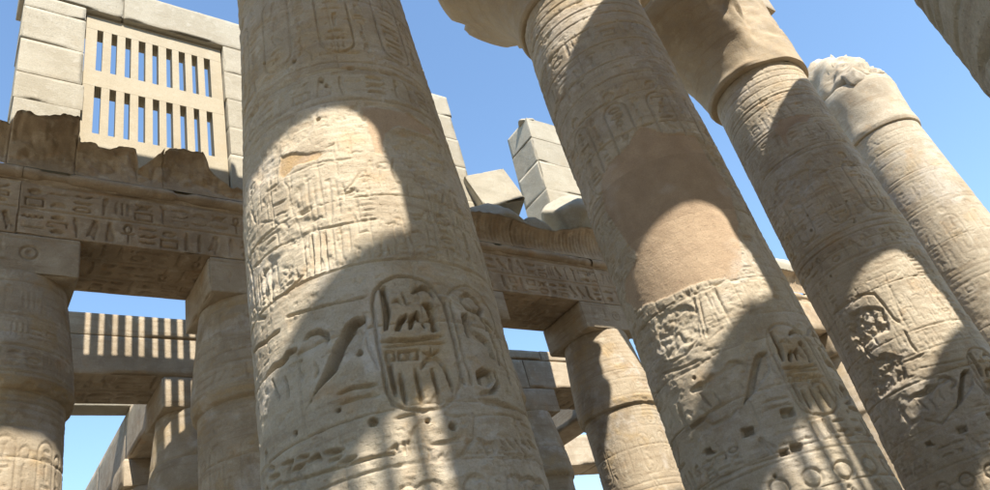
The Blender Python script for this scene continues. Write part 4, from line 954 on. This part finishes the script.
for k, (a, b, t) in enumerate(((-4.5, 2.6, 2.2), (2.6, 9.5, 2.13), (9.5, 16, 1.95), (16, 21.4, 1.82), (21.4, 26, 1.84))):
    rough_box('coping_block', (a-14+.01, -1.07, 1.345), (b-14-.01, .9, t), M_SIDE, r2, 920+k, res=.16, amp=.03, chip=.08, maskable=True)
# beams running back (north) over the deeper rows
def back_beam(x0, x1, y0, y1, z0, z1, label, seed, mat=M_PALE):
    root = empty('architrave', ((x0+x1)/2, y0, z0), label, 'architrave'); n = max(1, int((y1-y0)/5)); ys = np.linspace(y0, y1, n+1); cx = (x0+x1)/2
    for k in range(n): rough_box('beam_block', (x0-cx, ys[k]-y0+.01, 0), (x1-cx, ys[k+1]-y0-.01, z1-z0), mat, root, seed+k, res=.3, amp=.02)
    return root
back_beam(6.15, 8.0, 25.05, 45.5, 13.25, 15.25, 'pale beam running back into the aisle beside the striped beam', 940, M_SIDE)
back_beam(.4, 2.3, 25.05, 45.5, 13.25, 15.25, 'pale beam running back behind the side column lit below its capital', 950, M_SIDE)
back_beam(19.4, 21.3, 25.05, 45.5, 13.25, 15.1, 'brown beam running back beyond the sunlit side column', 960, M_SIDE)
back_beam(25.4, 27.2, 25.05, 45.5, 13.25, 15.1, 'brown beam running back on the far side of the aisle opening', 970, M_SIDE)
e3 = empty('architrave', (31.5, 32.3, 13.25), 'sunlit cross beam deep in the aisle beyond the sunlit side column', 'architrave')
for k, (a, c_) in enumerate(((27.8, 32), (32, 36.5))): rough_box('beam_block', (a-31.5+.01, 0, 0), (c_-31.5-.01, 1.8, 1.85), M_SIDE, e3, 990+k, res=.25, maskable=True)
for k, x in enumerate((28.9, 35.2)): side_column(x, 33.2, 'bud column under the sunlit cross beam deep in the aisle', 75+k, ds=.14, group='columns under the deep cross beam', abw=1.0, abd=.85)
rough_box('roof_slab', (0, 0, 0), (7.2, .95, .75), M_PALE, None, 980, res=.2, amp=.02).location = (.6, 29.4, 15.253)
tag(COL.objects[-1], 'pale stone slab bridging two beams deep in the aisle', 'slab')
for k, (x, y) in enumerate(((7.05, 30.7), (7.05, 37.4), (7.05, 44.1), (1.35, 30.7), (1.35, 37.4), (1.35, 44.1), (20.3, 30.7), (20.3, 37.4), (20.3, 44.1), (26.3, 30.7), (26.3, 37.4), (26.3, 44.1))):
    side_column(x, y, 'deep-aisle bud column far behind the side columns', 60+k, ds=.14, group='deep aisle columns', abw=1.05)

# ---------------------------------------------------------------- the opposite clerestory (lets bars of light through)
SS = -8.2
for k, x in enumerate((-6.9, -1.0, 4.9, 13.0, 18.9, 24.8)):
    side_column(x, SS-.3, 'bud column carrying the opposite clerestory', 90+k, ds=.16, group='opposite side columns')
so = empty('architrave', (10, SS-.3, 13.25), 'beam carrying the opposite clerestory windows', 'architrave')
for k, (a, b) in enumerate(zip([-8.4, -1, 4.9, 13, 18.9], [-1, 4.9, 13, 18.9, 26.5])):
    rough_box('beam_block', (a-10+.01, -1.1, 0), (b-10-.01, 1.1, 2.6), M_BEAM, so, 1000+k, res=.5)
def south_bay(x0, x1, centres, k):
    grille('stone grille window in the opposite clerestory', x0, x1, centres, .17, -8.3, -8.0, [15.9, 17.9, 19.6, 20.05, 21.7, 22.3], 20+k, group='opposite grille windows')
south_bay(-.9, 3.5, [-.42+.36*i for i in range(10)], 0)
south_bay(7.15, 11.6, [7.43+.36*i for i in range(11)], 1)
south_bay(15.2, 19.8, [15.5+.36*i for i in range(11)], 2)
for k, (a, b) in enumerate(((-8.3, -.92), (3.52, 7.13), (11.62, 15.18), (19.82, 26.4))):
    r_ = course_pier('clerestory_pier', 'block pier between the opposite grille windows', a, b, -8.7, -7.7, [15.85, 17.4, 19.0, 20.6, 22.3], 1020+5*k, jit=0)
    tag(r_, group='opposite piers')
sl = empty('window_lintel', (9, -8.6, 22.3), 'lintel course over the opposite grille windows', 'lintel')
for k, (a, b) in enumerate(((-8.3, -2), (-2, 4.5), (4.5, 10), (10, 14.5), (14.5, 19.5), (19.5, 26.4))):
    rough_box('stone_block', (a-9+.01, 0, .004), (b-9-.01, .85, 1.27+.06*((k*7) % 3-1)), M_PALE, sl, 1040+k, res=.25, amp=.03)
